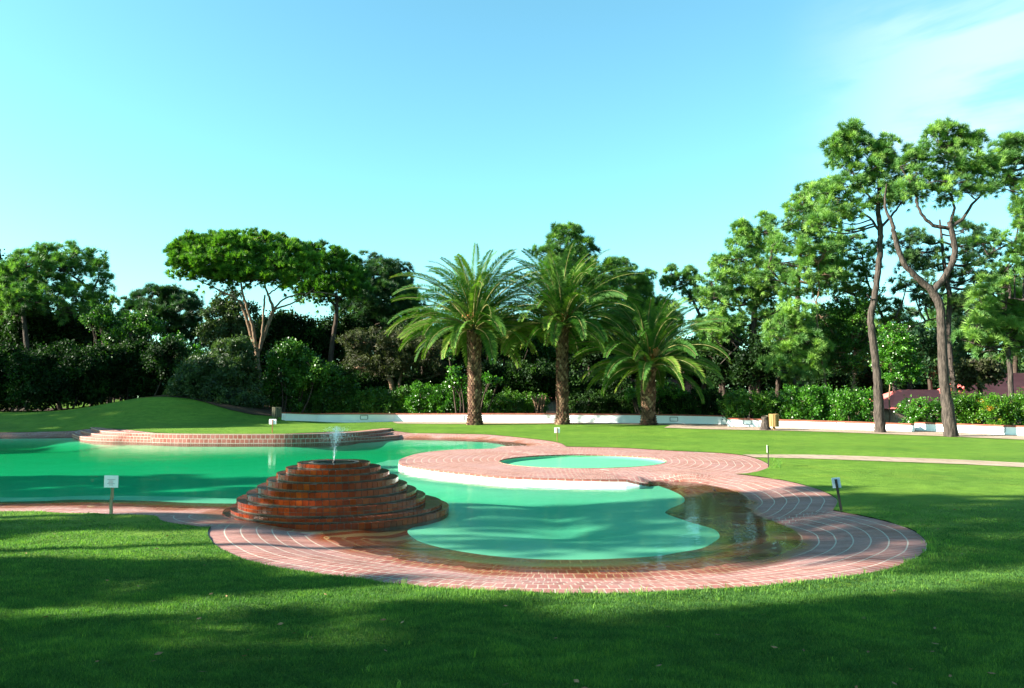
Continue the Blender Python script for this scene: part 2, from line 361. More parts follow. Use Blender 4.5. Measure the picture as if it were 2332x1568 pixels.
def smooth_seg(px, z='L'):
    return catmull(list(P3(px, z)), 5)
OUTS = np.concatenate([smooth_seg(strip), smooth_seg(lobe1), smooth_seg(front_B), smooth_seg(front_A), smooth_seg(isl_R), smooth_seg(upp), smooth_seg(back)])
ZI = 0.12
rim = [(1207, 1017.5), (1123, 1022), (1042, 1024), (988, 1028), (948, 1034), (916, 1044), (908, 1051), (911, 1056), (935, 1062), (988, 1070), (1069, 1079),
       (1149.5, 1086), (1230, 1089), (1337.6, 1092), (1426, 1093)]
RIM = catmull(list(P3(rim, ZI)), 5)
gz = -0.06
g_near = [(1499.6, 1107), (1528, 1117), (1550, 1128), (1559, 1137.7), (1553.5, 1147), (1528, 1158), (1515.5, 1166), (1518.6, 1171), (1544, 1180.5), (1582, 1193),
          (1626.5, 1206), (1639, 1222), (1626.5, 1234.5), (1598, 1249), (1550, 1258), (1487, 1267.5), (1391, 1273), (1311, 1275), (1230, 1274), (1149.6, 1269),
          (1082, 1261.5), (1015, 1250), (961.5, 1236), (936, 1222), (928, 1210), (940, 1202), (985, 1185), (1012, 1168), (1005, 1160), (900, 1152), (700, 1149), (547, 1147.5),
          (430, 1145.5), (322, 1140.6), (161, 1138.5), (0, 1143), (-900, 1148)]
g_far = [(-900, 1005), (0, 1000), (161, 998.5), (188, 1000), (228, 1003.5), (322, 1007), (430, 1010), (626, 1011), (724, 1008), (832, 1004.5), (926, 1003), (1015, 1004.5), (1096, 1007.5), (1139, 1012.5), (1153.5, 1017), (1150, 1020)]
GN = catmull(list(P3(g_near, gz)), 5); GFr = catmull(list(P3(g_far, gz)), 5)
islw = RIM[5:]          # from x~1123 on to the corner
conn = P3([(1456, 1100, 0.06), (1480, 1104, -0.02)], 0)
G = np.concatenate([GN, GFr, islw, conn])
# water line
w_near = [(1518.6, 1109), (1566, 1114), (1620, 1120), (1658, 1133), (1672.5, 1145.6), (1674, 1158), (1671, 1171), (1674, 1180.5), (1709, 1198), (1747, 1215), (1765.5, 1231),
          (1756.6, 1247), (1725, 1264.6), (1677, 1280.5), (1614, 1290), (1550, 1296), (1480, 1300), (1391, 1303.5), (1311, 1305), (1203, 1303), (1069, 1291), (961.5, 1278),
          (858.6, 1257.5), (807, 1243), (768, 1228), (770, 1206), (700, 1180), (600, 1165), (524, 1161), (403, 1157.5), (269, 1154), (161, 1149.5), (0, 1151), (-900, 1155)]
w_far = [(-900, 1002), (0, 998), (161, 996.5), (188, 998), (228, 1002), (322, 1005), (430, 1008), (626, 1009), (724, 1006), (832, 1002.5), (926, 1001), (1015, 1001.5), (1096, 1003.5), (1149, 1008), (1207, 1016)]
WN = catmull(list(P3(w_near, 0)), 5); WF = catmull(list(P3(w_far, 0)), 5)
def inpoly(P, poly):
    P = np.asarray(P); x, y = P[:, 0], P[:, 1]; px, py = poly[:, 0], poly[:, 1]
    ins = np.zeros(len(P), bool); j = len(poly) - 1
    for i in range(len(poly)):
        c = ((py[i] > y) != (py[j] > y))
        with np.errstate(divide='ignore', invalid='ignore'):
            xx = (px[j] - px[i]) * (y - py[i]) / (py[j] - py[i]) + px[i]
        ins ^= c & (x < xx); j = i
    return ins
def segdist(P, poly, closed=True):
    """distance and arclength of nearest point on polyline"""
    A = poly[:, :2]; B = np.roll(A, -1, 0)
    if not closed: A, B = A[:-1], poly[1:, :2]
    sl = np.linalg.norm(B - A, axis=1); cum = np.concatenate([[0], np.cumsum(sl)[:-1]])
    best = np.full(len(P), 1e9); arc = np.zeros(len(P))
    for a, b, l, c in zip(A, B, sl, cum):
        if l < 1e-6: continue
        d = (b - a) / l; t = np.clip((P[:, 0] - a[0]) * d[0] + (P[:, 1] - a[1]) * d[1], 0, l)
        dd = np.hypot(P[:, 0] - a[0] - t * d[0], P[:, 1] - a[1] - t * d[1])
        m = dd < best; best[m] = dd[m]; arc[m] = (c + t)[m]
    return best, arc
def idw(P, C, power=3.5):
    out = np.zeros(len(P))
    for s in range(0, len(P), 2000):
        q = P[s:s + 2000]; d2 = (q[:, None, 0] - C[None, :, 0]) ** 2 + (q[:, None, 1] - C[None, :, 1]) ** 2 + 1e-5
        w = d2 ** (-power / 2); out[s:s + 2000] = (w * C[None, :, 2]).sum(1) / w.sum(1)
    return out
def region(name, outer, holes, pts, zfun, mat, uvfun=None, attr=None):
    loops = [outer] + holes; V = []; E = []
    for L in loops:
        s = len(V); V += [Vector((p[0], p[1])) for p in L]; n = len(L)
        E += [(s + i, s + (i + 1) % n) for i in range(n)]
    allb = np.concatenate([L[:, :2] for L in loops])
    ok = inpoly(pts, outer)
    for h in holes: ok &= ~inpoly(pts, h)
    pts = pts[ok]
    d = np.full(len(pts), 1e9)
    for L in loops:
        dd, _ = segdist(pts, L); d = np.minimum(d, dd)
    pts = pts[d > 0.03]
    V += [Vector((p[0], p[1])) for p in pts]
    r = delaunay_2d_cdt(V, E, [], 0, 1e-5)
    v = np.array([(p.x, p.y) for p in r[0]]); f = np.array([t for t in r[2] if len(t) == 3])
    c = v[f].mean(1); ok = inpoly(c, outer)
    for h in holes: ok &= ~inpoly(c, h)
    f = f[ok]
    used = np.unique(f); remap = -np.ones(len(v), int); remap[used] = np.arange(len(used)); v = v[used]; f = remap[f]
    # orient up
    a, b, cc = v[f[:, 0]], v[f[:, 1]], v[f[:, 2]]
    cr = (b[:, 0] - a[:, 0]) * (cc[:, 1] - a[:, 1]) - (b[:, 1] - a[:, 1]) * (cc[:, 0] - a[:, 0])
    f[cr < 0] = f[cr < 0][:, ::-1]
    z = zfun(v)
    V3 = np.column_stack([v, z])
    uv = uvfun(v, f) if uvfun else None
    me = mesh_np(name, V3, f, 3, tint=attr(v) if attr else None, uv=uv, smooth=True)
    o = link(name, me, mat); return o, V3, f
def grid(x0, x1, y0, y1, s, jit=0.25):
    X, Y = np.meshgrid(np.arange(x0, x1, s), np.arange(y0, y1, s)); P = np.column_stack([X.ravel(), Y.ravel()])
    return P + rng.uniform(-jit * s, jit * s, P.shape)

OUTD = dens_(OUTS, 0.35)
# ---- lawn
lp = np.concatenate([grid(-75, 75, -20, 60, 2.0), grid(-26, 26, 24, 48, 0.7), grid(-8, 8, 9, 26, 0.45), grid(-6, 6.5, 3.6, 9, 0.10)])
rect = np.array([(-80, -22), (80, -22), (80, 62), (-80, 62)], float)
lawn, LV, LF = region('lawn', rect, [OUTS], lp, lambda v: lawn_z(v[:, 0], v[:, 1]), M['lawn'])
tag(lawn, kind='structure')
# ---- deck
ctrl = [np.column_stack([OUTD[:, :2], OUTD[:, 2] - 0.012])]
wn = dens_(WN, 0.2, False); wf = dens_(WF, 0.3, False); gn = dens_(GN, 0.2, False); gf = dens_(GFr, 0.3, False); rm = dens_(RIM, 0.15, False)
ctrl += [wn, wf, gn, gf, rm, dens_(conn, .1, False)]
# island pool
th = np.linspace(0, 2 * math.pi, 72, endpoint=False)
ipx = [(1327 + 191 * math.cos(t), 1051.5 - 15.7 * math.sin(t)) for t in th]
IP = P3(ipx, 0.115)
ctrl.append(dens_(IP, 0.2))
isl_c = P3([(1000, 1048), (1050, 1035), (1050, 1062), (1150, 1075), (1300, 1080), (1450, 1085), (1560, 1078), (1600, 1055), (1580, 1038), (1400, 1028), (1200, 1027), (1100, 1030), (1650, 1050), (1230,1080), (1380,1085)], ZI)
ctrl.append(isl_c)
CT = np.concatenate(ctrl)
def zdeck(v): return idw(np.asarray(v, float), CT)
lobes = {}
def lobe(name, px, ext0, ext1):
    real = P3(px, 'L')
    e0 = P3(ext0, 0.1) if ext0 else np.zeros((0, 3)); e1 = P3(ext1, 0.1) if ext1 else np.zeros((0, 3))
    lobes[name] = catmull(list(np.concatenate([e0, real, e1])), 4)
lobe('strip', strip, [], [(450, 1180), (540, 1183), (600, 1183)])
lobe('l1', lobe1, [(500, 1160), (400, 1164), (366, 1172)], [(540, 1200), (620, 1196)])
lobe('B', front_B, [(700, 1170), (600, 1172), (540, 1178), (500, 1188)], [(1870, 1159), (1800, 1155), (1720, 1152), (1600, 1150)])
lobe('A', front_A, [(1600, 1190), (1720, 1189), (1800, 1183), (1865, 1174)], [(1640, 1076), (1560, 1073), (1480, 1073)])
lobe('U', upp, [(1150, 1030), (1220, 1026), (1265, 1021)], [(700, 990)])
lobes['I'] = catmull(list(np.concatenate([RIM[:, :][::-1][:, :], P3([(1290, 1017), (1337, 1018), (1418, 1020), (1487, 1024), (1566, 1028), (1646, 1032), (1693, 1037), (1722, 1044), (1741, 1052), (1752, 1060), (1741, 1069), (1709, 1077), (1674, 1079.6), (1600, 1086), (1500, 1091)], ZI)]))[::1], 1)
lobes['bk'] = catmull(list(P3(back, 'L')), 4)
def deck_uv(v, f):
    c = v[f].mean(1); names = list(lobes); D = []; 
    for n in names:
        L = lobes[n]; cl = (n == 'I'); d, _ = segdist(c, L, cl)
        if n in ('strip', 'bk'): ins = np.ones(len(c), bool)
        else: ins = inpoly(c, L)
        if n == 'strip': ins = inpoly(c, np.concatenate([L, P3([(640, 1120), (-900, 1120)], 0)]))
        if n == 'bk': ins = (c[:, 1] > 24)& (c[:, 0] < -4.0)
        D.append(np.where(ins, d, -1))
    D = np.array(D); w = D.argmax(0)
    # fallback: outside all lobes -> B
    bad = D.max(0) < 0; w[bad] = names.index('B')
    uv = np.zeros((len(f), 3, 2))
    for k, n in enumerate(names):
        m = w == k
        if not m.any(): continue
        P = v[f[m]].reshape(-1, 2); d, a = segdist(P, lobes[n], n == 'I')
        a = a.reshape(-1, 3); sp = a.max(1) - a.min(1)
        a = np.where((sp > 1.0)[:, None], a.mean(1, keepdims=True), a)
        uv[m, :, 0] = a; uv[m, :, 1] = d.reshape(-1, 3)
    return uv.reshape(-1, 2)
def wetness(v):
    z = zdeck(v); n = np.sin(v[:, 0] * 5.1) * np.sin(v[:, 1] * 4.3 + 1) * 0.002
    near = np.hypot(v[:, 0] + 2.7, v[:, 1] - 11.6)
    return np.clip(np.maximum(1 - ss(z + n, -0.001, 0.005), 0.85 * (1 - ss(near, 1.80, 2.05 + 0.15 * np.sin(3 * v[:, 0])))), 0, 1)
dp = np.concatenate([grid(-7, 8, 5.5, 15, 0.10), grid(-3, 12, 15, 24, 0.16), grid(-40, 8, 24, 36, 0.45), grid(-12, -3, 9, 16, 0.2)])
deck, DV, DF = region('brick_paving', OUTS, [G, IP], dp, zdeck, M['deck'], deck_uv, wetness)
tag(deck, kind='structure')
# edge skirt of the deck so that the lawn sheet meets it
# ---- pool basin
def zbowl(v):
    d, _ = segdist(v, G); X, Y = v[:, 0], v[:, 1]
    deep = 0.13 + 0.20 * ss(Y, 10.5, 17) * (1 - ss(X, -2.5, 1.0)) 
    di, _ = segdist(v, islw, False)
    prof = np.minimum(1.0, 0.10 * np.minimum(d, 0.9) + 0.55 * ss(d, 0.7, 2.2))
    # terraces
    st = 0.07; prof2 = np.floor(prof / st + 0.15) * st * 0.8 + prof * 0.2
    z = gz - deep * (prof2 if False else prof) / 0.65
    z = np.where(d < 0.02, gz, z)
    shelf = (1 - ss(di, 0.8, 0.95)); z = z * (1 - shelf) + shelf * np.maximum(z, -0.07) 
    return np.where(di < 0.05, -0.065, z)
bp = np.concatenate([grid(-14, 4, 7.5, 22, 0.14), grid(-36, 2, 20, 32, 0.4), grid(-30, -12, 10, 22, 0.5)])
Gb = dens_(G, 0.3)
basin, BV, BF = region('pool_basin', G, [], bp, zbowl, M['poolpaint'])
tag(basin, kind='structure')
# ---- island retaining wall with brick edge
def ribbon(name, P, z0s, z1s, mat, parent=None, flip=False):
    b = MB(); L = 0
    for i in range(len(P) - 1):
        a, c = P[i], P[i + 1]; l = math.dist(a[:2], c[:2])
        q = [(a[0], a[1], z0s[i]), (c[0], c[1], z0s[i + 1]), (c[0], c[1], z1s[i + 1]), (a[0], a[1], z1s[i])]
        u = [(L, 0), (L + l, 0), (L + l, z1s[i + 1] - z0s[i + 1]), (L, z1s[i] - z0s[i])]
        if flip: q = q[::-1]; u = u[::-1]
        b.face(q, u); L += l
    return b.build(name, mat, parent, smooth=True)
W_ = np.concatenate([RIM, conn, GN[:3]]); Zr = W_[:, 2]
iw = empty('pool_edge_wall', tuple(RIM[20])); tag(iw, 'low white curved wall edging the round brick island beside the water', 'wall')
def loc(o):   # keep world placement under a parent
    o.matrix_parent_inverse = Matrix.Translation(-Vector(o.parent.location)); return o
def offs(P, d):
    T = np.gradient(P[:, :2], axis=0); T /= np.linalg.norm(T, axis=1)[:, None] + 1e-9
    Q = P.copy(); Q[:, 0] += T[:, 1] * d; Q[:, 1] -= T[:, 0] * d; return Q
WC = W_.copy()
wo = offs(WC, -0.006)
loc(ribbon('white_face', WC, Zr * 0 - 0.5, Zr - 0.045, M['white'], iw))
loc(ribbon('brick_edge', wo, Zr - 0.05, Zr + 0.001, M['steps'], iw))
# ---- water bodies (closed, with absorption)
def water_body(name, poly, ztop, zbot, mat, extra=None):
    n = len(poly); V = [Vector((p[0], p[1])) for p in poly]; E = [(i, (i + 1) % n) for i in range(n)]
    r = delaunay_2d_cdt(V, E, [], 0, 1e-5)
    v = np.array([(p.x, p.y) for p in r[0]]); f = np.array([t for t in r[2] if len(t) == 3]); f = f[inpoly(v[f].mean(1), poly)]
    a, b, c = v[f[:, 0]], v[f[:, 1]], v[f[:, 2]]
    cr = (b[:, 0] - a[:, 0]) * (c[:, 1] - a[:, 1]) - (b[:, 1] - a[:, 1]) * (c[:, 0] - a[:, 0]); f[cr < 0] = f[cr < 0][:, ::-1]
    nv = len(v); V3 = [(p[0], p[1], ztop) for p in v] + [(p[0], p[1], zbot) for p in v]
    F_ = [tuple(t) for t in f] + [tuple(t[::-1] + nv) for t in f]
    ed = {}
    for t in f:
        for i in range(3): ed[(t[i], t[(i + 1) % 3])] = 1
    for (i, j) in ed:
        if (j, i) not in ed: F_.append((j, i, i + nv, j + nv))
    me = bpy.data.meshes.new(name); me.from_pydata(V3, [], [tuple(int(q) for q in t) for t in F_]); me.update()
    return link(name, me, mat)
cen = OUTD.mean(0)
WB = OUTS.copy()
tag(water_body('pool_water', WB, 0.0, -2.0, M['water']), kind='structure')
# island pool
ipo = empty('ornamental_pond', tuple(IP.mean(0))); 
tag(ipo, 'small round pale green pond set flush in the brick island', 'pond')
ic = IP.mean(0)
b = MB(); n = len(IP)
zb = [0.116, 0.05, 0.02]; sc_ = [1.0, 0.995, 0.94]
rings = [[(ic[0] + (p[0] - ic[0]) * s, ic[1] + (p[1] - ic[1]) * s, z) for p in IP] for s, z in zip(sc_, zb)]
for k in range(2):
    for i in range(n): j = (i + 1) % n; b.face([rings[k][i], rings[k][j], rings[k + 1][j], rings[k + 1][i]])
b.face(rings[2])
loc(b.build('pond_lining', M['poolpaint'], ipo))
M['pond'] = water_mat('pond_water_surface', 0.5, (0.25, 0.88, 0.6), 0.003)
pw = water_body('pond_water', np.array([(ic[0] + (p[0] - ic[0]) * 1.004, ic[1] + (p[1] - ic[1]) * 1.004) for p in IP]), 0.097, -0.2, M['pond'], None)
pw.parent = ipo; loc(pw)
# pond brick rim ring
b = MB(); L_ = 0
for i in range(n):
    j = (i + 1) % n; p, q = IP[i], IP[j]; l = math.dist(p[:2], q[:2])
    def o_(p, s, z): return (ic[0] + (p[0] - ic[0]) * s, ic[1] + (p[1] - ic[1]) * s, z)
    b.face([o_(p, .99, .122), o_(q, .99, .122), o_(q, 1.05, .124), o_(p, 1.05, .124)], [(L_, .02), (L_ + l, .02), (L_ + l, .16), (L_, .16)]) if False else None
    b.face([o_(p, .99, .09), o_(q, .99, .09), o_(q, .99, .122), o_(p, .99, .122)], [(L_, 0), (L_ + l, 0), (L_ + l, .1), (L_, .1)])
    L_ += l
loc(b.build('brick_rim', M['steps'], ipo))

# ---- forest floor and far ground
ffp = [(-900, 930), (-300, 936), (0, 938), (100, 934), (203, 927), (280, 912), (340, 905.5), (380, 905.5), (430, 909), (465, 917), (523, 936), (575, 946), (640, 951)]
FFc = np.array([at(x, y, 0) for x, y in []]) if False else None
edge = []
for x, y in ffp:
    a, b_ = ray(x, y); best = None
    for Y in np.linspace(36, 46, 60):     # where the ray meets the mound
        z = float(lawn_z(a * Y, Y)); zr = CAMH + b_ * Y
        if zr <= z: best = (a * Y, Y); break
    edge.append(best or (a * 42.5, 42.5))
w1a, w1b = hit(652, 958.5), hit(1657, 967.6)
w2 = [hit(1657, 972.3), hit(1905, 978.5), hit(2082, 984.2), hit(2332, 995.5), hit(2900, 1022)]
w1 = [hit(*p) for p in [(652, 958.5), (724, 960.5), (900, 961), (1063, 962), (1299, 963.2), (1500, 964.8), (1657, 967.6)]]
edge += [(p[0], p[1] + .26) for p in w1] + [(p[0] + .1, p[1] + .3) for p in w2[1:]]
poly = np.array(edge + [(79, w2[-1][1]), (79, 61.5), (-79, 61.5)])
poly[0, 0] = -79
ff, _, _ = region('forest_floor', poly, [], grid(-78, 78, 20, 61, 1.2), lambda v: lawn_z(v[:, 0], v[:, 1]) + 0.03, M['soil'])
tag(ff, kind='structure')
b = MB(); b.face([(-1500, -400, -0.6), (1500, -400, -0.6), (1500, 2500, -0.6), (-1500, 2500, -0.6)])
tag(b.build('ground', M['soil']), kind='structure')

# ---- paths
def strip_mesh(name, top, bot, mat, dz=0.012, n=60):
    A = catmull([hit(*p) for p in top], 8); B = catmull([hit(*p) for p in bot], 8)
    tA = np.linspace(0, 1, n); fa = np.array([[np.interp(t * (len(A) - 1), range(len(A)), A[:, k]) for k in range(2)] for t in tA])
    fb = np.array([[np.interp(t * (len(B) - 1), range(len(B)), B[:, k]) for k in range(2)] for t in tA])
    b = MB(); m = 5
    for i in range(n - 1):
        for k in range(m):
            q = []
            for (ii, kk) in ((i, k + 1), (i + 1, k + 1), (i + 1, k), (i, k)):
                p = fa[ii] + (fb[ii] - fa[ii]) * kk / m; q.append((p[0], p[1], float(lawn_z(p[0], p[1])) + dz))
            b.face(q[::1])
    me = b.build(name, mat); return tag(me, kind='structure')
strip_mesh('path', [(1690, 1036.2), (1855, 1037), (2030, 1042.5), (2180, 1048), (2332, 1055.5), (2700, 1074)], [(1718, 1043), (1855, 1046), (2030, 1052.5), (2180, 1058), (2332, 1065.5), (2700, 1087)], M['slab'])
strip_mesh('terrace_paving', [(884, 958.5), (1063, 962), (1299, 963.2), (1500, 965), (1657, 967)], [(905, 965.5), (1063, 966.5), (1299, 966), (1500, 968.5), (1657, 972.5)], M['slab'], 0.014, 80)
strip_mesh('terrace_paving', [(1530, 969), (1657, 971.5), (1905, 977.5), (2082, 983.5), (2332, 995), (2900, 1021)], [(1512, 975.4), (1623, 979), (1822, 983), (2016, 990), (2332, 1003), (2900, 1033)], M['slab'], 0.020, 80)

# ------------------------------------------------------------------ brick steps by the far bank
st = empty('brick_steps', tuple(onz(550, 1005, 0))); tag(st, 'curved flight of three pink brick steps along the far pool bank', 'steps')
fronts = [([(161, 987), (185, 994.5), (228, 998), (322, 1000.5), (430, 1002.5), (626, 1003), (724, 1000), (832, 996.5), (905, 992), (938, 986.5)], 0.12),
          ([(183, 981), (212, 988), (250, 991.5), (322, 993.8), (430, 995.5), (626, 996), (724, 994), (815, 990), (885, 985.5), (917, 980.5)], 0.23),
          ([(205, 973.6), (231, 981.5), (265, 984.5), (322, 987), (430, 989), (626, 989.4), (724, 988), (805, 985), (870, 979.5), (895, 976)], 0.34)]
for fr, z in fronts:
    C = catmull(list(P3(fr, z)), 6)
    bk = C.copy(); 
    mid = 0.5 * (C[0] + C[-1])
    b = MB(); L_ = 0
    for i in range(len(C) - 1):
        a, c = C[i], C[i + 1]; l = math.dist(a[:2], c[:2])
        b.face([(a[0], a[1], -0.3), (c[0], c[1], -0.3), (c[0], c[1], z), (a[0], a[1], z)], [(L_, z - .44), (L_ + l, z - .44), (L_ + l, z), (L_, z)]); L_ += l
    # tread: from front curve to a back line 1.3 m behind (hidden under lawn / next step)
    T = np.gradient(C[:, :2], axis=0); T /= np.linalg.norm(T, axis=1)[:, None]; L_ = 0
    depth = 0.55 if z < .3 else 0.0
    nb = []
    for i in range(len(C)):
        t = i / (len(C) - 1)
        w = 0.28 + 0.5 * abs(2 * t - 1) ** 2 + (0.25 if z < .3 else 0)
        nb.append((C[i][0] - T[i][1] * w, C[i][1] + T[i][0] * w))
    for i in range(len(C) - 1):
        a, c = C[i], C[i + 1]; l = math.dist(a[:2], c[:2])
        b.face([(a[0], a[1], z), (c[0], c[1], z), (nb[i + 1][0], nb[i + 1][1], z), (nb[i][0], nb[i][1], z)], [(L_, 0), (L_ + l, 0), (L_ + l, .5), (L_, .5)])
        b.face([(nb[i][0], nb[i][1], z), (nb[i + 1][0], nb[i + 1][1], z), (nb[i + 1][0], nb[i + 1][1], -.2), (nb[i][0], nb[i][1], -.2)], [(L_, 0), (L_ + l, 0), (L_ + l, .5), (L_, .5)])
        L_ += l
    loc(b.build('step', M['steps'], st))

# ------------------------------------------------------------------ fountain
FC = at(759, 1150, 11.6); FX, FY = FC[0], FC[1]
fo = empty('stepped_fountain', (FX, FY, 0.0)); tag(fo, 'wet red brick fountain of round stepped tiers with a water jet', 'fountain')
tiers = [(1.63, -0.10, 0.070, .088), (1.53, 0.070, 0.125, .083), (1.365, 0.125, 0.237, 0), (1.23, 0.237, 0.320, 0), (1.09, 0.320, 0.408, 0), (0.955, 0.408, 0.506, 0), (0.82, 0.506, 0.592, 0), (0.69, 0.592, 0.668, 0), (0.53, 0.668, 0.735, 0)]
def bricks_mat(name, stops, rough):
    m, nt, out = mat_new(name); L = nt.links
    a = N(nt, 'ShaderNodeAttribute', attribute_name='tint'); rp = ramp(nt, stops); L.new(a.outputs['Fac'], rp.inputs[0])
    n1 = noise(nt, 30, 5, .65); r1 = ramp(nt, [(.3, (.8, .8, .8)), (.7, (1.15, 1.15, 1.15))]); L.new(n1.outputs[0], r1.inputs[0])
    n2 = noise(nt, 2.5, 5, .6); r2 = ramp(nt, [(.35, (.62, .58, .58)), (.62, (1.1, 1.1, 1.1))]); L.new(n2.outputs[0], r2.inputs[0])
    n3 = noise(nt, 6.0, 6, .7); r3 = ramp(nt, [(.68, (0, 0, 0)), (.84, (.25, .25, .25))]); L.new(n3.outputs[0], r3.inputs[0])
    c = mix(nt, 1.0, mix(nt, 1.0, rp.outputs[0], r1.outputs[0], 'MULTIPLY'), r2.outputs[0], 'MULTIPLY'); c = mix(nt, r3.outputs[0], c, (.16, .11, .08))
    p = N(nt, 'ShaderNodeBsdfPrincipled'); p.inputs['Roughness'].default_value = rough; p.inputs['Specular IOR Level'].default_value = .25
    L.new(c, p.inputs['Base Color']); L.new(bump(nt, n1.outputs[0], .0015, .6), p.inputs['Normal']); L.new(p.outputs[0], out.inputs[0]); return m
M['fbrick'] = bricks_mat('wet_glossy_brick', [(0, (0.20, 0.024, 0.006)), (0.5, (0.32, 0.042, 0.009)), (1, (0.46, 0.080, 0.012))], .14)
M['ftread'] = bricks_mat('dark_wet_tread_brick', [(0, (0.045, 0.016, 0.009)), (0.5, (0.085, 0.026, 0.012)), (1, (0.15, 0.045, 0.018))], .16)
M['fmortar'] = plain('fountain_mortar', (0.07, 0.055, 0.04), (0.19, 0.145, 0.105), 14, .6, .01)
for k, (r, z0, z1, ox) in enumerate(tiers):
    rin = (tiers[k + 1][0] + tiers[k + 1][3] * 0 - 0.10) if k < len(tiers) - 1 else 0.37
    bv, bf, bt, bm_ = [], [], [], []
    rows = 2 if z1 - max(z0, 0) > .10 else 1
    zz0 = max(z0, -.03) if k else -.03
    nb = int(2 * math.pi * r / .089); hh = (z1 - zz0) / rows; g = .0034
    for row in range(rows):
        for i in range(nb):
            a0 = 2 * math.pi * i / nb + g / r; a1 = 2 * math.pi * (i + 1) / nb - g / r; tz = rng.normal(0, .0008); tr_ = rng.normal(0, .0008)
            zb, zt = zz0 + row * hh + (g if row else .015), zz0 + (row + 1) * hh - (g if row < rows - 1 else 0) + tz; top = row == rows - 1
            ro = r + tr_; ri = rin if top else r - .05; c_ = .0010; n = len(bv)
            am = (a0 + a1) / 2
            def pt(a, rr, z): return (ox + rr * math.cos(a), rr * math.sin(a), z)
            gi = g / max(ri, .1)
            b0, b1 = am - (math.pi / nb - gi if ri > .3 else math.pi / nb), am + (math.pi / nb - gi)
            bv += [pt(a0, ro, zb), pt(a1, ro, zb), pt(a1, ro, zt - c_), pt(a0, ro, zt - c_), pt(a1, ro - c_, zt), pt(a0, ro - c_, zt), pt(b1, ri, zt), pt(b0, ri, zt), pt(b1, ri, zb), pt(b0, ri, zb)]
            bf += [(n, n + 1, n + 2, n + 3), (n + 3, n + 2, n + 4, n + 5), (n + 5, n + 4, n + 6, n + 7), (n + 1, n + 8, n + 6, n + 2), (n, n + 3, n + 7, n + 9), (n + 2, n + 6, n + 4, n + 2), (n + 3, n + 5, n + 7, n + 3)][:5]
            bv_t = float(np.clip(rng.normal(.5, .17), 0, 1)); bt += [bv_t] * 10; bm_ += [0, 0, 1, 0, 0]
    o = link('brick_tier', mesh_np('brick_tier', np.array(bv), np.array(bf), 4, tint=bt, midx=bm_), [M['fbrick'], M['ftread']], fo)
    t = TB(); q = .0045
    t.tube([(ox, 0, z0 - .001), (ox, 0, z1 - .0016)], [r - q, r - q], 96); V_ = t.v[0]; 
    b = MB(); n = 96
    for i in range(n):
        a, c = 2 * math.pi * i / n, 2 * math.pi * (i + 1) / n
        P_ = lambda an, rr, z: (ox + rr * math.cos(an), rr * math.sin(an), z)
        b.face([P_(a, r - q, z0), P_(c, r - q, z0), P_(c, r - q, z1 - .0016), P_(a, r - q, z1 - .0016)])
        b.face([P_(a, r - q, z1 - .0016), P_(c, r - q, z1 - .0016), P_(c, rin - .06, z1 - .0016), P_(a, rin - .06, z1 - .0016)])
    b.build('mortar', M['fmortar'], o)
M['basinw'] = plain('fountain_basin_stone', (0.30, 0.27, 0.20), (0.42, 0.38, 0.30), 5, 0.3, 0.004, 0.5)
b = MB(); n = 48
prof = [(0.365, 0.7352), (0.36, 0.725), (0.20, 0.715), (0.03, 0.712)]
for (r0, z0), (r1, z1) in zip(prof[:-1], prof[1:]):
    for i in range(n):
        a, c = 2 * math.pi * i / n, 2 * math.pi * (i + 1) / n
        b.face([(r0 * math.cos(a), r0 * math.sin(a), z0), (r0 * math.cos(c), r0 * math.sin(c), z0), (r1 * math.cos(c), r1 * math.sin(c), z1), (r1 * math.cos(a), r1 * math.sin(a), z1)])
b.face([(0.03 * math.cos(2 * math.pi * i / n), 0.03 * math.sin(2 * math.pi * i / n), 0.712) for i in range(n)])
b.build('basin', M['basinw'], fo, smooth=True)
t = TB(); t.tube([(0, 0, 0.70), (0, 0, 0.735), (0, 0, 0.755)], [0.022, 0.022, 0.012], 12); t.build('nozzle', M['darkpost'], fo)
# water film
def film_mat():
    m, nt, out = mat_new('thin_water_film'); L = nt.links
    n1 = noise(nt, 14, 3, 0.5); bb = bump(nt, n1.outputs[0], 0.004, 0.8)
    gl = N(nt, 'ShaderNodeBsdfGlossy'); gl.inputs['Roughness'].default_value = 0.05; L.new(bb, gl.inputs['Normal'])
    tr = N(nt, 'ShaderNodeBsdfTransparent'); fr = N(nt, 'ShaderNodeFresnel'); fr.inputs[0].default_value = 1.33; L.new(bb, fr.inputs['Normal'])
    x = N(nt, 'ShaderNodeMixShader'); L.new(fr.outputs[0], x.inputs[0]); L.new(tr.outputs[0], x.inputs[1]); L.new(gl.outputs[0], x.inputs[2]); L.new(x.outputs[0], out.inputs[0]); return m
b = MB(); b.face([(0.365 * math.cos(2 * math.pi * i / n), 0.365 * math.sin(2 * math.pi * i / n), 0.728) for i in range(n)])
b.build('water_film', film_mat(), fo)
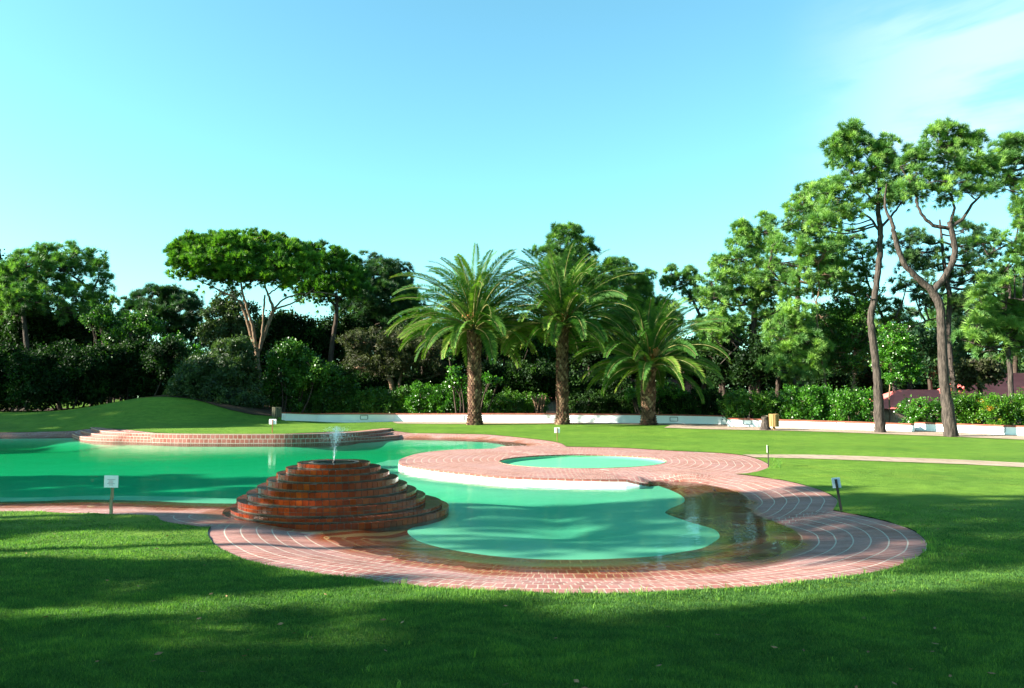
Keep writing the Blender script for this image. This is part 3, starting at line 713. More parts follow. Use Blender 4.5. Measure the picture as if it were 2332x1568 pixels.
# jet: fans of fine droplets and streaks
def spray_mat():
    m, nt, out = mat_new('spray_droplets'); L = nt.links
    d = N(nt, 'ShaderNodeBsdfTranslucent'); d.inputs[0].default_value = (0.95, 0.97, 1, 1); q = N(nt, 'ShaderNodeBsdfDiffuse'); q.inputs[0].default_value = (0.95, 0.97, 1, 1)
    x0 = N(nt, 'ShaderNodeMixShader'); L.new(d.outputs[0], x0.inputs[1]); L.new(q.outputs[0], x0.inputs[2])
    tr = N(nt, 'ShaderNodeBsdfTransparent'); x = N(nt, 'ShaderNodeMixShader'); x.inputs[0].default_value = 0.5
    L.new(tr.outputs[0], x.inputs[1]); L.new(x0.outputs[0], x.inputs[2]); L.new(x.outputs[0], out.inputs[0]); return m
SV, SF = [], []
g_ = 9.8
for s in range(2600):
    az = rng.uniform(0, 2 * math.pi); tilt = abs(rng.normal(0.0, R(7.5))); v0 = rng.uniform(2.75, 3.2)
    vx, vy, vz = v0 * math.sin(tilt) * math.cos(az) + 0.10, v0 * math.sin(tilt) * math.sin(az), v0 * math.cos(tilt)
    T_ = 2 * vz / g_; t0 = rng.uniform(0, T_ * 0.78) if s % 3 else rng.uniform(T_*.25, T_*.6); r_ = rng.uniform(0.0011, 0.0024)
    if rng.random() < .3: r_ *= 1.3
    def pos(t): return np.array([vx * t, vy * t, 0.75 + vz * t - g_ * t * t / 2])
    a = pos(t0); c = pos(t0 + 0.012)
    ax = c - a; ax /= np.linalg.norm(ax) + 1e-9; c = a + ax * r_ * rng.uniform(3, 9)
    s1 = np.cross(ax, [0.3, 0.9, 0.1]); s1 /= np.linalg.norm(s1); s2 = np.cross(ax, s1); i = len(SV)
    m_ = (a + c) / 2
    SV += [a, c, m_ + s1 * r_, m_ + s2 * r_, m_ - s1 * r_, m_ - s2 * r_]
    for k in range(4): SF += [(i, i + 2 + k, i + 2 + (k + 1) % 4), (i + 1, i + 2 + (k + 1) % 4, i + 2 + k)]
o = link('water_jet', mesh_np('water_jet', np.array(SV), np.array(SF), 3), spray_mat(), fo); o['kind'] = 'stuff'

# ------------------------------------------------------------------ walls with brick coping
def garden_wall(name, px, Htop, label, vents, thick=0.32, end_extra=None):
    P = [hit(*p) for p in px]; root = empty(name, tuple(P[0])); tag(root, label, 'wall', 'white garden walls')
    pts = []
    for i in range(len(P) - 1):
        k = max(1, int(math.dist(P[i][:2], P[i + 1][:2]) / 1.2))
        for t in range(k): pts.append(P[i] + (P[i + 1] - P[i]) * t / k)
    pts.append(P[-1]); C = np.array(pts)
    T = np.gradient(C[:, :2], axis=0); T /= np.linalg.norm(T, axis=1)[:, None]; Nn = np.column_stack([-T[:, 1], T[:, 0]])
    z0 = C[:, 2] - 0.2; z1 = np.interp(np.linspace(0, 1, len(C)), np.linspace(0, 1, len(Htop)), Htop) + C[:, 2]
    def prism(off0, off1, za, zb_, mat, nm):
        b = MB(); A = C[:, :2] + Nn * off0; B = C[:, :2] + Nn * off1; L_ = 0
        for i in range(len(C) - 1):
            l = math.dist(A[i], A[i + 1]); u = [(L_, .03), (L_ + l, .03), (L_ + l, .15), (L_, .15)]
            b.face([(*A[i], za[i]), (*A[i + 1], za[i + 1]), (*A[i + 1], zb_[i + 1]), (*A[i], zb_[i])], u)
            b.face([(*A[i], zb_[i]), (*A[i + 1], zb_[i + 1]), (*B[i + 1], zb_[i + 1]), (*B[i], zb_[i])], u)
            b.face([(*B[i + 1], za[i + 1]), (*B[i], za[i]), (*B[i], zb_[i]), (*B[i + 1], zb_[i + 1])], u)
            b.face([(*A[i + 1], za[i + 1]), (*A[i], za[i]), (*B[i], za[i]), (*B[i + 1], za[i + 1])], u)
            L_ += l
        for i, s in ((0, 1), (len(C) - 1, -1)):
            q = [(*B[i], za[i]), (*A[i], za[i]), (*A[i], zb_[i]), (*B[i], zb_[i])]; b.face(q[::s], [(0, 0.03), (.3, 0.03), (.3, .15), (0, .15)])
        return loc(b.build(nm, mat, root))
    prism(0, thick, z0, z1 - 0.06, M['white'], 'wall_face')
    prism(-0.03, thick + 0.03, z1 - 0.06, z1, M['coping'], 'coping')
    for (xa, xb, yt, yb) in vents:      # recessed lamp niches: proud frame + darker inset
        xm = (xa + xb) / 2
        a, _ = ray(xm, 905)
        best = min(range(len(C) - 1), key=lambda i: abs((C[i][0] + C[i + 1][0]) / 2 - a * (C[i][1] + C[i + 1][1]) / 2))
        p, q = C[best], C[best + 1]
        # intersect column with wall segment
        den = (q[0] - p[0]) - a * (q[1] - p[1]); t = (a * p[1] - p[0]) / den if abs(den) > 1e-6 else 0.5
        c = p + (q - p) * t; sc = ppm(c[1]); w = (xb - xa) / sc / max(0.5, abs((q - p)[0]) / math.dist(p[:2], q[:2])); h = 0.21
        ang = math.atan2(q[1] - p[1], q[0] - p[0]); zc = c[2] + 0.24
        fr = MB(); nx, ny = -math.sin(ang), math.cos(ang); ux, uy = math.cos(ang), math.sin(ang)
        for sx, sz, dx, dz in ((0, h / 2, w, 0.03), (0, -h / 2, w, 0.03), (-w / 2, 0, 0.03, h - 0.03), (w / 2, 0, 0.03, h - 0.03)):
            fr.box((c[0] + ux * sx - nx * 0.012, c[1] + uy * sx - ny * 0.012, zc + sz), (dx, 0.03, dz), ang)
        fo_ = loc(fr.build('niche_frame', M['vent'], root))
        pl = MB(); pl.box((c[0] - nx * 0.002, c[1] - ny * 0.002, zc), (w - 0.04, 0.008, h - 0.04), ang)
        pl2 = MB(); pl2.box((c[0] + ux * w * .12 - nx * 0.008, c[1] + uy * w * .12 - ny * 0.008, zc + .01), (w * .55, 0.008, h * .5), ang)
        q_ = pl.build('niche_back', M['vent'], fo_); q2 = pl2.build('lamp_glass', M['board'], fo_)
        for z_ in (q_, q2): z_.matrix_parent_inverse = Matrix.Translation(-Vector(root.location))
    return root
garden_wall('garden_wall', [(652, 958.5), (724, 960.5), (900, 961), (1063, 962), (1299, 963.2), (1500, 964.8), (1657, 967.6)], [0.42, 0.46, 0.48, 0.5, 0.5, 0.49, 0.47],
            'long low white wall with brick coping behind the three palms', [(822, 837, 0, 0), (1056, 1071, 0, 0), (1526, 1542, 0, 0)])
garden_wall('garden_wall', [(1657, 972.3), (1790, 975.2), (1905, 978.5), (2082, 984.2)], [0.42, 0.40, 0.38, 0.36],
            'bright white low wall behind the tree stump and slatted bin', [(1692, 1709, 0, 0), (1905, 1921, 0, 0)])
garden_wall('garden_wall', [(2084, 982.3), (2200, 988), (2332, 994), (2900, 1020)], [0.40, 0.42, 0.42, 0.42],
            'white low wall running out of the picture at the right behind the forked pine', [(2261, 2279, 0, 0)])

# ------------------------------------------------------------------ signs, bins, stump, bird
def sign(px, py, hpx, wpx, bpx, label, post, rz=0, lean=0, front=True, back_light=False, text=False, bend=False):
    g = hit(px, py); s = ppm(g[1]); H = hpx / s; w = wpx / s; bh = bpx / s
    root = empty('notice_sign', tuple(g), rz); root.rotation_euler = (0, lean, rz)
    tag(root, label, 'sign', 'small notice signs round the pool')
    sg = -1 if front else 1
    b = MB(); pw = 0.035
    if bend: 
        for k in range(6):
            z0_, z1_ = H * .78 * k / 6 - (.1 if k == 0 else 0), H * .78 * (k + 1) / 6
            ox = [0, -.006, -.004, .004, .006, .004][k]
            b.box((ox, 0, (z0_ + z1_) / 2), (pw * (1 if k != 4 else .72), 0.03, z1_ - z0_ + .004))
    else: b.box((0, 0, (H - .02) / 2 - .05), (pw, 0.025, H - .02 + .1))
    b.build('post', post, root, bevel=0.002)
    b = MB(); b.box((0, sg * 0.022, H - bh / 2), (w, 0.010, bh)); bo = b.build('board', M['board'] if not back_light else M['boardback'], root, bevel=0.003)
    if text:
        for i, (ww, mt) in enumerate(((.52, 'inkgrey'), (.30, 'inkred'), (.36, 'inkred'), (.50, 'inkgrey'), (.26, 'inkred'))):
            t = MB(); x = -w * ww / 2; z = H - bh * (.34 + .11 * i)
            while x < w * ww / 2:
                l = rng.uniform(.004, .012); t.box((x + l / 2, sg * 0.0278, z), (l, 0.001, bh * .05)); x += l + .004
            t.build('text_line', M[mt], bo)
    return root
sign(253, 1171, 86, 34, 27, 'white notice board on a notched wooden post at the near left lawn edge', M['paleold'], R(-8), 0, True, False, True, True)
sign(620, 986.5, 31, 16.5, 11.5, 'white notice sign on a red-brown post behind the far brick steps', M['redwood'], R(-3), 0, False)
sign(1269, 1005.5, 31, 12.5, 12.5, 'white notice sign on an orange wooden post in the far lawn between two pools', M['wood'], R(5), 0, False)
sign(1750, 1063, 48, 13, 17, 'narrow notice sign seen edge-on where the thin path meets the brick island', M['darkpost'], R(71.5), 0, False)
sign(1916, 1164, 74, 18, 23, 'pale blue-grey sign on a dark leaning post at the right paving edge', M['darkpost'], R(-22), R(-8), False, True)
def bin_(px, py, hpx, wpx, label, mat):
    g = hit(px, py); s = ppm(g[1]); H = hpx / s; w = wpx / s
    root = empty('slatted_bin', tuple(g)); tag(root, label, 'bin', 'round wooden slatted bins')
    n = 14; r = w / 2
    for i in range(n):
        a = 2 * math.pi * i / n; b = MB()
        b.box((r * math.cos(a), r * math.sin(a), H * .60), (0.022, 2 * math.pi * r / n * .86, H * .78), a); o = b.build('slat', mat, root, bevel=0.004)
    t = TB(); t.tube([(0, 0, H * .24), (0, 0, H * .95)], [r * .86, r * .86], 20); t.build('liner', M['darkpost'], root)
    t = TB(); t.tube([(r * 1.0 * math.cos(q), r * 1.0 * math.sin(q), H * .975) for q in np.linspace(0, 2 * math.pi, 25)], 0.018, 6); t.build('rim_ring', mat, root)
    b = MB(); b.box((0, 0, H * .10), (0.09, 0.09, H * .36)); b.build('post', mat, root, bevel=0.005)
bin_(1763, 980.5, 37, 21, 'pale wooden slatted bin next to the tree stump by the white wall', M['wood'])
bin_(630, 957, 29, 20, 'dull green-grey slatted bin in shade at the left end of the white wall', M['oldwood'])
g = hit(1743, 980); s = ppm(g[1]); stp = empty('tree_stump', tuple(g)); tag(stp, 'rough brown tree stump standing left of the pale wooden bin', 'stump')
t = TB()
P = catmull([(0, 0, -.1), (0, 0, .1), (.01, 0, .35), (-.01, 0, .62)], 5); t.tube(P, [.29, .22, .17, .16], 18, 0.12); t.build('trunk', M['bark'], stp)
b = MB(); b.face([(.155 * math.cos(a) - .01, .155 * math.sin(a), .62 + .05 * math.sin(2 * a)) for a in np.linspace(0, 2 * math.pi, 18, endpoint=False)]); b.build('cut_top', M['oldwood'], stp)
# bird
g = onz(1627, 1110, 0.10); g[2] = float(zdeck(np.array([[g[0], g[1]]]))[0]); s = ppm(g[1])
bd = empty('bird', tuple(g), R(-12)); tag(bd, 'small brown bird standing on the pink brick paving near the water', 'bird')
k = 12 / s / 0.24
t = TB()
P = catmull([(.13 * k, 0, .045 * k), (.08 * k, 0, .07 * k), (0.0, 0, .11 * k), (-.04 * k, 0, .15 * k), (-.055 * k, 0, .195 * k), (-.065 * k, 0, .215 * k), (-.085 * k, 0, .222 * k), (-.115 * k, 0, .215 * k)], 4)
t.tube(P, np.array([.006, .02, .045, .042, .024, .026, .018, .003]) * k, 12); body = t.build('body', plain('bird_feathers', (.10, .06, .045), (.2, .13, .1), 12), bd)
for sy in (-.015, .015):
    t = TB(); t.tube([(0, sy * k, .08 * k), (.005 * k, sy * k, 0.0), (-.02 * k, sy * k, 0.003)], [.005 * k, .004 * k, .003 * k], 5); t.build('leg', M['redwood'], bd)

# ------------------------------------------------------------------ foliage machinery
def basis(D):
    D = D / (np.linalg.norm(D, axis=1)[:, None] + 1e-9); n = len(D)
    r = rng.normal(size=(n, 3)); A = np.cross(D, r); A /= np.linalg.norm(A, axis=1)[:, None] + 1e-9
    return A, np.cross(D, A), D
def instance(T, TF, pos, dirs, scale, tint):
    A, B, C = basis(dirs); n, m = len(pos), len(T)
    V = pos[:, None, :] + scale[:, None, None] * (T[None, :, 0:1] * A[:, None, :] + T[None, :, 1:2] * B[:, None, :] + T[None, :, 2:3] * C[:, None, :])
    F_ = TF[None] + (np.arange(n) * m)[:, None, None]
    return V.reshape(-1, 3), F_.reshape(-1, 3), np.repeat(tint, m)
def needle_tpl(n=13, w=0.07, lo=0.15, hi=1.25):
    V, Fc = [], []
    for i in range(n):
        ph = 2 * math.pi * i * 0.618; th_ = lo + (hi - lo) * ((i + .5) / n); d = np.array([math.sin(th_) * math.cos(ph), math.sin(th_) * math.sin(ph), math.cos(th_)])
        s = np.cross(d, [math.cos(ph + 1), math.sin(ph + 1), .3]); s /= np.linalg.norm(s); k = len(V)
        V += [d * .05 + s * w, d * .05 - s * w, d * (1 - .2 * (i % 3) / 2)]; Fc.append((k, k + 1, k + 2))
    return np.array(V), np.array(Fc)
def leaf_tpl(n=9, l=0.5, w=0.2, spread=0.75):
    V, Fc = [], []; q = np.random.default_rng(3)
    for i in range(n):
        o = q.normal(size=3); o = o / np.linalg.norm(o) * spread * q.uniform(.3, 1); d = o + q.normal(size=3) * .35; d /= np.linalg.norm(d)
        s = np.cross(d, q.normal(size=3)); s /= np.linalg.norm(s); k = len(V); l_ = l * q.uniform(.7, 1.2)
        V += [o, o + d * l_ * .5 + s * w, o + d * l_, o + d * l_ * .5 - s * w]; Fc += [(k, k + 1, k + 2), (k, k + 2, k + 3)]
    return np.array(V), np.array(Fc)
TPL = {'pine': needle_tpl(18, .058), 'tuftup': needle_tpl(13, .09, .05, .7), 'leaf': leaf_tpl(9, .6, .24), 'bigleaf': leaf_tpl(6, .6, .26, .7), 'willow': leaf_tpl(9, .9, .13, .6)}
FILL = True
DM, RM = 2.1, 1.30
def foliage(name, blobs, parent, mat, tpl='pine', cr=0.38, size=0.2, dens=1.6, per=9, up=0.7, lo=-0.55, bias=0.0, loose=0.0):
    if tpl in ('pine', 'tuftup') and not loose: loose = .30 if tpl == 'pine' else .20
    """blobs: world (center, radii)"""
    P, D, S, Tn = [], [], [], []
    centers = []
    for c, r in blobs:
        area = 4 * math.pi * ((r[0] * r[1]) ** 1.6 / 3 + (r[0] * r[2]) ** 1.6 / 3 + (r[1] * r[2]) ** 1.6 / 3) ** (1 / 1.6)
        n = max(6, int(area * dens * DM)); r = np.asarray(r) * RM; d = rng.normal(size=(n, 3)); d /= np.linalg.norm(d, axis=1)[:, None]
        keep = (d[:, 2] > lo) | (rng.random(n) < .25); d = d[keep]; n = len(d)
        rad = 0.45 + 0.55 * rng.random(n) ** 0.5 + loose * rng.random(n)
        cc = c + d * rad[:, None] * r; centers.append(cc)
        ct = rng.normal(0.5, 0.22, n) + bias; rr = cr * rng.uniform(.6, 1.25, n)
        k = per; dd = rng.normal(size=(n, k, 3)); dd /= np.linalg.norm(dd, axis=2)[..., None]
        dd = dd + d[:, None, :] * .55; dd[..., 2] += up; dd /= np.linalg.norm(dd, axis=2)[..., None]
        pp = cc[:, None, :] + dd * (rr[:, None] * rng.uniform(.35, 1, (n, k)))[..., None]
        P.append(pp.reshape(-1, 3)); D.append(dd.reshape(-1, 3)); S.append(size * rng.uniform(.7, 1.3, n * k)); Tn.append(np.clip(np.repeat(ct, k) + rng.normal(0, .12, n * k), 0, 1))
    P, D, S, Tn = map(np.concatenate, (P, D, S, Tn)); T, TF = TPL[tpl]
    if tpl in ('pine', 'tuftup'): S = S * 1.25
    V, F_, tt = instance(T, TF, P, D, S, Tn)
    o = link(name, mesh_np(name, V, F_, 3, tint=tt), mat, parent)
    if parent is not None: loc(o)
    return o, centers
def px_blobs(bl, D):
    out = []; s = ppm(D)
    if FILL: bl = list(bl) + [(q[0] + rng.uniform(-.9, .9) * q[2], q[1] + rng.uniform(-.1, .9) * q[3], q[2] * .8, q[3] * .8) + tuple(q[4:]) for q in bl]
    for q in bl:
        x, y, rx, ry = q[:4]; dz = q[4] if len(q) > 4 else rng.uniform(-1, 1) * 0.6 * (rx / s)
        a, b_ = rx / s, ry / s; out.append((at(x, y, D + dz), np.array([a, max(.8 * a, b_), b_])))
    return out
TOTAL = 0
def tree(name, label, cat, D, trunks, bl, bark='bark', mat='pine', tpl='pine', group=None, twigs=5, limb=0.07, world=None, crown='crown', **kw):
    """trunks: list of (px polyline [(x,y[,dz])], radii m)"""
    paths = []
    for pl, rad in trunks:
        rad = [q_ * (.62 if bark == 'palebark' else .80) for q_ in rad]
        P = [at(q[0], q[1], D + (q[2] if len(q) > 2 else 0)) for q in pl] if world is None else [np.array(q, float) for q in pl]
        paths.append((catmull(P, 6), rad))
    base = paths[0][0][0].copy()
    root = empty(name, tuple(base)); tag(root, label, cat, group)
    t = TB()
    for i, (P, rad) in enumerate(paths):
        if i == 0 or P[0][2] < base[2] + 0.3:
            P = np.vstack([P[0] - np.array([0, 0, 1.2]), P]); rad = [rad[0] * 1.15] + list(rad)
        P = P + rng.normal(0, .012, P.shape)
        t.tube(P, rad, 9 if max(rad) > .1 else 6, 0.05)
    blobs = px_blobs(bl, D) if world is None else [(np.array(c, float), np.array(r, float)) for c, r in world]
    o, centers = foliage(crown, blobs, root, M[mat], tpl, **kw)
    allp = np.concatenate([P for P, _ in paths])
    for (c, r), cc in zip(blobs, centers):
        m = allp[:, 2] < c[2] + 0.1
        cand = allp[m] if m.any() else allp
        j = np.argmin(np.linalg.norm(cand - c, axis=1)); a = cand[j]; dist = np.linalg.norm(c - a)
        if limb and dist > .3:
            mid = (a + c) / 2 + np.array([0, 0, -.12 * dist]); t.tube(catmull([a, mid, c], 4), [limb * (0.6 + .15 * min(dist, 4)), limb * .35], 5)
        for q in rng.permutation(len(cc))[:twigs]:
            mid = (c + cc[q]) / 2 + rng.normal(0, .1, 3); t.tube([c, mid, cc[q]], [limb * .35, limb * .15], 4)
    loc(t.build('trunk', M[bark], root))
    return root
def shrub(label, D, bl, mat='leaf', tpl='leaf', name='shrub', cat='shrub', group=None, stems=True, basey=None, **kw):
    bs = px_blobs(bl, D); c0 = np.mean([c for c, r in bs], 0)
    gz_ = float(lawn_z(c0[0], D)); root = empty(name, (c0[0], D, gz_)); tag(root, label, cat, group)
    foliage('foliage', bs, root, M[mat], tpl, **kw)
    if stems:
        t = TB()
        for c, r in bs:
            b0 = np.array([c[0] * .5 + c0[0] * .5, c[1], gz_ - .1]); 
            t.tube(catmull([b0, (b0 + c) / 2 + rng.normal(0, .15, 3), c], 4), [.06, .02], 5)
            for _ in range(4):
                e = c + rng.normal(size=3) * r * .6; t.tube([c - (c-b0)*.3, (c + e) / 2, e], [.025, .01], 4)
        loc(t.build('stems', M['darkbark'], root))
    return root

# ------------------------------------------------------------------ palms
def palm(px, py, topy, rad, label, L0, nf, seed, lean=0, elmax=88):
    q = np.random.default_rng(seed); g = hit(px, py); s = ppm(g[1]); H = (py - topy) / s
    root = empty('date_palm', tuple(g)); tag(root, label, 'palm tree', 'tall date palms in a row')
    # trunk with leaf-base scales
    b = TB(); zz = np.linspace(-.3, H, 34)
    def rr(z):
        t = z / H; return rad * (1.18 - .30 * ss(t, -.05, .12) + .05 * math.sin(z * 5) + .14 * ss(t, .85, 1.0))
    b.tube([(lean * z / H, 0, z) for z in zz], [rr(z) * .9 for z in zz], 18, .03)
    V, Fc = [], []; nr = int(H / .115)
    for i in range(nr):
        z = i * .115; r = rr(z) * .88
        for k in range(13):
            a = 2 * math.pi * (k + .5 * (i % 2)) / 13 + q.normal(0, .04); u = np.array([math.cos(a), math.sin(a), 0]); tgt = np.array([-math.sin(a), math.cos(a), 0])
            o = np.array([lean * z / H, 0, 0]); w = r * .26; h = .13 + q.uniform(-.01, .02); ex = q.uniform(.05, .085) * (1.25 if i > nr * .82 else 1) * (rad / .42)
            c0 = o + u * r + [0, 0, z]; n = len(V)
            V += [c0 - tgt * w, c0 - [0, 0, h * .6], c0 + tgt * w, c0 + u * ex + [0, 0, h * .75] - tgt * w * .35, c0 + u * ex + [0, 0, h * .75] + tgt * w * .35, c0 + [0, 0, h * .8]]
            Fc += [(n, n + 1, n + 3), (n + 1, n + 2, n + 4), (n + 1, n + 4, n + 3), (n, n + 3, n + 5), (n + 2, n + 5, n + 4), (n + 3, n + 4, n + 5)]
    tr = b.build('trunk', M['palmcore'], root)
    tint = np.repeat(np.clip(q.normal(.5, .22, len(V) // 6), 0, 1), 6)
    sc_o = link('leaf_scales', mesh_np('leaf_scales', np.array(V), np.array(Fc), 3, tint=tint), M['palmscale'], tr)
    # crown
    V, Fc, Tn = [], [], []; rt = TB()
    top = np.array([lean, 0, H])
    for i in range(nf):
        u = (i + .5) / nf; az = i * 2.39996 + q.normal(0, .15)
        e0 = R(elmax) - (R(elmax) - R(-6)) * u ** 0.95 + q.normal(0, .05); L = L0 * (0.80 + .35 * math.sin(math.pi * min(1, u * .9 + .15))) * q.uniform(.9, 1.08)
        bend = R(30 + 48 * math.sin(math.pi * min(1, .15 + u * .62))) * q.uniform(.8, 1.2)
        n = 22; P = [top + np.array([math.cos(az), math.sin(az), 0]) * rad * .55 * min(1, u * 1.6) + np.array([0, 0, .25 * (1 - u)])]
        side = q.normal(0, .14)
        for j in range(n):
            t_ = (j + .5) / n; e = e0 - bend * t_ ** 1.7; a = az + side * t_
            P.append(P[-1] + L / n * np.array([math.cos(a) * math.cos(e), math.sin(a) * math.cos(e), math.sin(e)]))
        P = np.array(P); rt.tube(P, [.045, .03, .012, .006], 4)
        T = np.gradient(P, axis=0); T /= np.linalg.norm(T, axis=1)[:, None]
        hz = np.array([-math.sin(az), math.cos(az), 0]); ft = np.clip(q.normal(.33 + .15 * (u > .75), .13), 0, 1)
        roll = q.normal(0, .5)
        m = 78
        for j in range(m):
            t_ = .13 + .87 * (j + .5) / m; f = t_ * n; i0 = min(int(f), n - 1); p = P[i0] + (P[i0 + 1] - P[i0]) * (f - i0); tt = T[i0]
            nrm = np.cross(tt, hz); 
            if nrm[2] < 0: nrm = -nrm
            hs = hz * math.cos(roll) + nrm * math.sin(roll); ns = nrm * math.cos(roll) - hz * math.sin(roll)
            ll = .56 * math.sin(math.pi * (.12 + .83 * t_)) ** .6 * (L0 / 4.6) * q.uniform(.85, 1.1)
            for sd in (-1, 1):
                d = hs * sd * 1.0 + tt * (.50 + .45 * t_) + ns * .30 + q.normal(0, .05, 3); d /= np.linalg.norm(d)
                w = np.cross(d, ns); w /= np.linalg.norm(w); w *= .021
                drp = np.array([0, 0, -.10 * ll - .10 * (u > .7) * ll]); k = len(V); md = p + d * ll * .55 + drp * .2
                V += [p, md + w, p + d * ll + drp, md - w]; Fc += [(k, k + 1, k + 2), (k, k + 2, k + 3)]
                tn = ft + q.normal(0, .08); tip = tn + (.30 if u > .62 else .06) * ss(t_, .6, 1.0)
                Tn += [tn, tn + .05, np.clip(tip + .12, 0, 1), tn + .05]
    cr_ = link('crown', mesh_np('crown', np.array(V), np.array(Fc), 3, tint=np.clip(Tn, 0, 1)), M['palm'], root)
    rt.build('frond_ribs', M['palmrib'], cr_)
    # fruit stalks
    t = TB()
    for i in range(14):
        az = q.uniform(-2.6, -.5); a = np.array([math.cos(az), math.sin(az), 0]); 
        P = catmull([top + a * .2 + [0, 0, .2], top + a * .55 + [0, 0, .75 + q.uniform(0, .3)], top + a * .75 + [0, 0, .55]], 4); t.tube(P, [.02, .03, .04], 5)
    t.build('fruit_stalks', M['fruit'], root)
    return root
M['palmcore'] = plain('palm_trunk_core', (0.035, 0.02, 0.015), (0.10, 0.06, 0.045), 8, .9, .03)
M['palmscale'] = leafmat('palm_scales', [(0, (0.04, 0.016, 0.011)), (0.5, (0.16, 0.08, 0.052)), (1, (0.42, 0.28, 0.18))], .8, 0.0, .2)
M['palmrib'] = plain('palm_rib', (0.16, 0.17, 0.05), (0.30, 0.28, 0.09), 4, .6, 0)
M['fruit'] = plain('palm_fruit', (0.42, 0.16, 0.03), (0.55, 0.24, 0.05), 6, .6, 0)
palm(1081, 968, 752, .40, 'left date palm with the widest drooping crown and reddish scaly trunk', 4.35, 86, 11, -.05)
palm(1281, 967, 745, .37, 'middle date palm with a slim straight scaly trunk between two other palms', 4.2, 82, 22, 0.0)
palm(1477, 968, 838, .42, 'shortest date palm on the right with a thick stubby trunk', 4.0, 76, 33, 0.03)

# ------------------------------------------------------------------ trees of the background
GP = 'pines and trees round the garden'
tree('umbrella_pine', 'big umbrella pine with flat bright crown and bare forked limbs on the left', 'tree', 48,
     [([(588, 930), (587, 860), (585, 800)], [.34, .30, .28]), ([(585, 802), (572, 765), (557, 715), (540, 683), (500, 662), (455, 640), (425, 622)], [.22, .17, .14, .11, .08, .05, .03]),
      ([(583, 800, -.2), (576, 750, -.2), (562, 700, -.3), (550, 655, -.3), (548, 610, 0)], [.2, .16, .13, .1, .05]), ([(588, 800), (608, 745), (622, 705, .2), (610, 672), (600, 640), (592, 600)], [.24, .19, .17, .11, .07, .04]),
      ([(621, 706), (655, 695, -.4), (690, 678, -.5), (715, 655, -.5)], [.12, .08, .06, .03]), ([(621, 706), (650, 680, .4), (700, 668, .6), (745, 668, .6), (780, 678, .6)], [.11, .08, .06, .05, .03]),
      ([(592, 795, -.3), (598, 745, -.3), (602, 690, -.3), (603, 672, -.3)], [.13, .1, .1, .08]), ([(550, 660), (575, 640), (600, 620), (640, 600)], [.09, .07, .05, .03]), ([(540, 683), (520, 650), (490, 620)], [.08, .06, .03]), ([(610, 672), (640, 650), (675, 635)], [.08, .05, .03])],
     [(425, 585, 32, 20), (462, 568, 38, 20), (510, 560, 40, 16), (560, 556, 42, 16), (610, 566, 40, 18), (652, 584, 36, 20), (688, 610, 28, 18), (415, 612, 22, 16), (465, 605, 45, 22), (525, 600, 50, 25),
      (590, 600, 50, 25), (645, 615, 40, 20), (450, 632, 26, 13), (500, 635, 38, 14), (560, 635, 40, 14), (620, 640, 38, 14), (678, 632, 25, 12)],
     'palebark', 'umbrella', 'tuftup', GP, twigs=9, limb=.05, cr=.40, size=.26, dens=2.3, per=11, up=1.0, lo=-.25, bias=.06)
tree('umbrella_pine', 'second umbrella pine behind the big one with a leaning dark trunk', 'tree', 55,
     [([(742, 930), (750, 860), (757, 780), (766, 720), (766, 670)], [.26, .24, .2, .18, .12]), ([(766, 700), (740, 670), (720, 640)], [.12, .08, .04]), ([(766, 690), (790, 665), (800, 640)], [.12, .08, .04])],
     [(690, 590, 35, 18), (730, 592, 36, 18), (768, 608, 30, 20), (795, 630, 24, 20), (715, 620, 45, 22), (765, 645, 40, 22), (700, 655, 35, 18), (745, 675, 40, 18), (800, 665, 24, 18)],
     'darkbark', 'umbrella', 'tuftup', GP, twigs=6, cr=.42, size=.28, dens=1.9, per=9, up=1.0, lo=-.3, bias=-.08)
DM = 2.5
tree('pine_tree', 'tall open pine with a curved trunk at the far left', 'tree', 50,
     [([(250, 930), (240, 800), (222, 700), (208, 665), (180, 640), (150, 620)], [.2, .18, .15, .12, .09, .05]), ([(208, 665), (225, 630), (215, 600)], [.1, .06, .03]), ([(60, 935), (62, 800), (50, 680), (60, 610)], [.2, .18, .14, .06])],
     [(20, 612, 24, 18), (52, 596, 22, 14), (96, 584, 18, 11), (118, 592, 18, 14), (150, 576, 18, 14), (172, 590, 24, 15), (212, 598, 16, 14), (228, 622, 14, 18), (232, 655, 12, 16), (150, 612, 35, 18), (95, 620, 38, 18), (40, 645, 38, 24), (110, 655, 38, 22),
      (-20, 640, 30, 30), (218, 690, 22, 12), (175, 672, 26, 14), (20, 690, 45, 28), (80, 690, 45, 24), (150, 700, 35, 18), (230, 712, 14, 10)], 'bark', 'pine', 'pine', GP, size=.27, dens=1.35, per=8, cr=.42, bias=-.08)
DM = 2.0
tree('pine_tree', 'small dark rounded pine standing alone against the sky at the left', 'tree', 58,
     [([(380, 930), (378, 830), (374, 740), (372, 690)], [.2, .17, .14, .06]), ([(376, 780), (420, 785), (465, 785)], [.08, .06, .03])],
     [(312, 698, 20, 16), (345, 685, 28, 16), (372, 672, 26, 14), (408, 690, 26, 18), (330, 722, 35, 16), (385, 712, 42, 22), (425, 725, 22, 18), (360, 748, 40, 18), (415, 755, 28, 14), (448, 772, 22, 10), (470, 784, 14, 7), (435, 745, 14, 10)],
     'darkbark', 'darkpine', 'pine', GP, size=.28, dens=2.0, per=9, cr=.4)
tree('leafy_tree', 'grey-green bushy tree just left of the umbrella pine trunk', 'tree', 54,
     [([(520, 930), (518, 840), (520, 740)], [.18, .15, .08])],
     [(520, 690, 28, 18), (495, 720, 24, 22), (545, 715, 32, 22), (488, 752, 18, 20), (525, 755, 38, 28), (570, 750, 30, 25), (510, 790, 32, 22)], 'darkbark', 'greyleaf', 'leaf', GP, size=.22, dens=2.2, per=9, cr=.4)
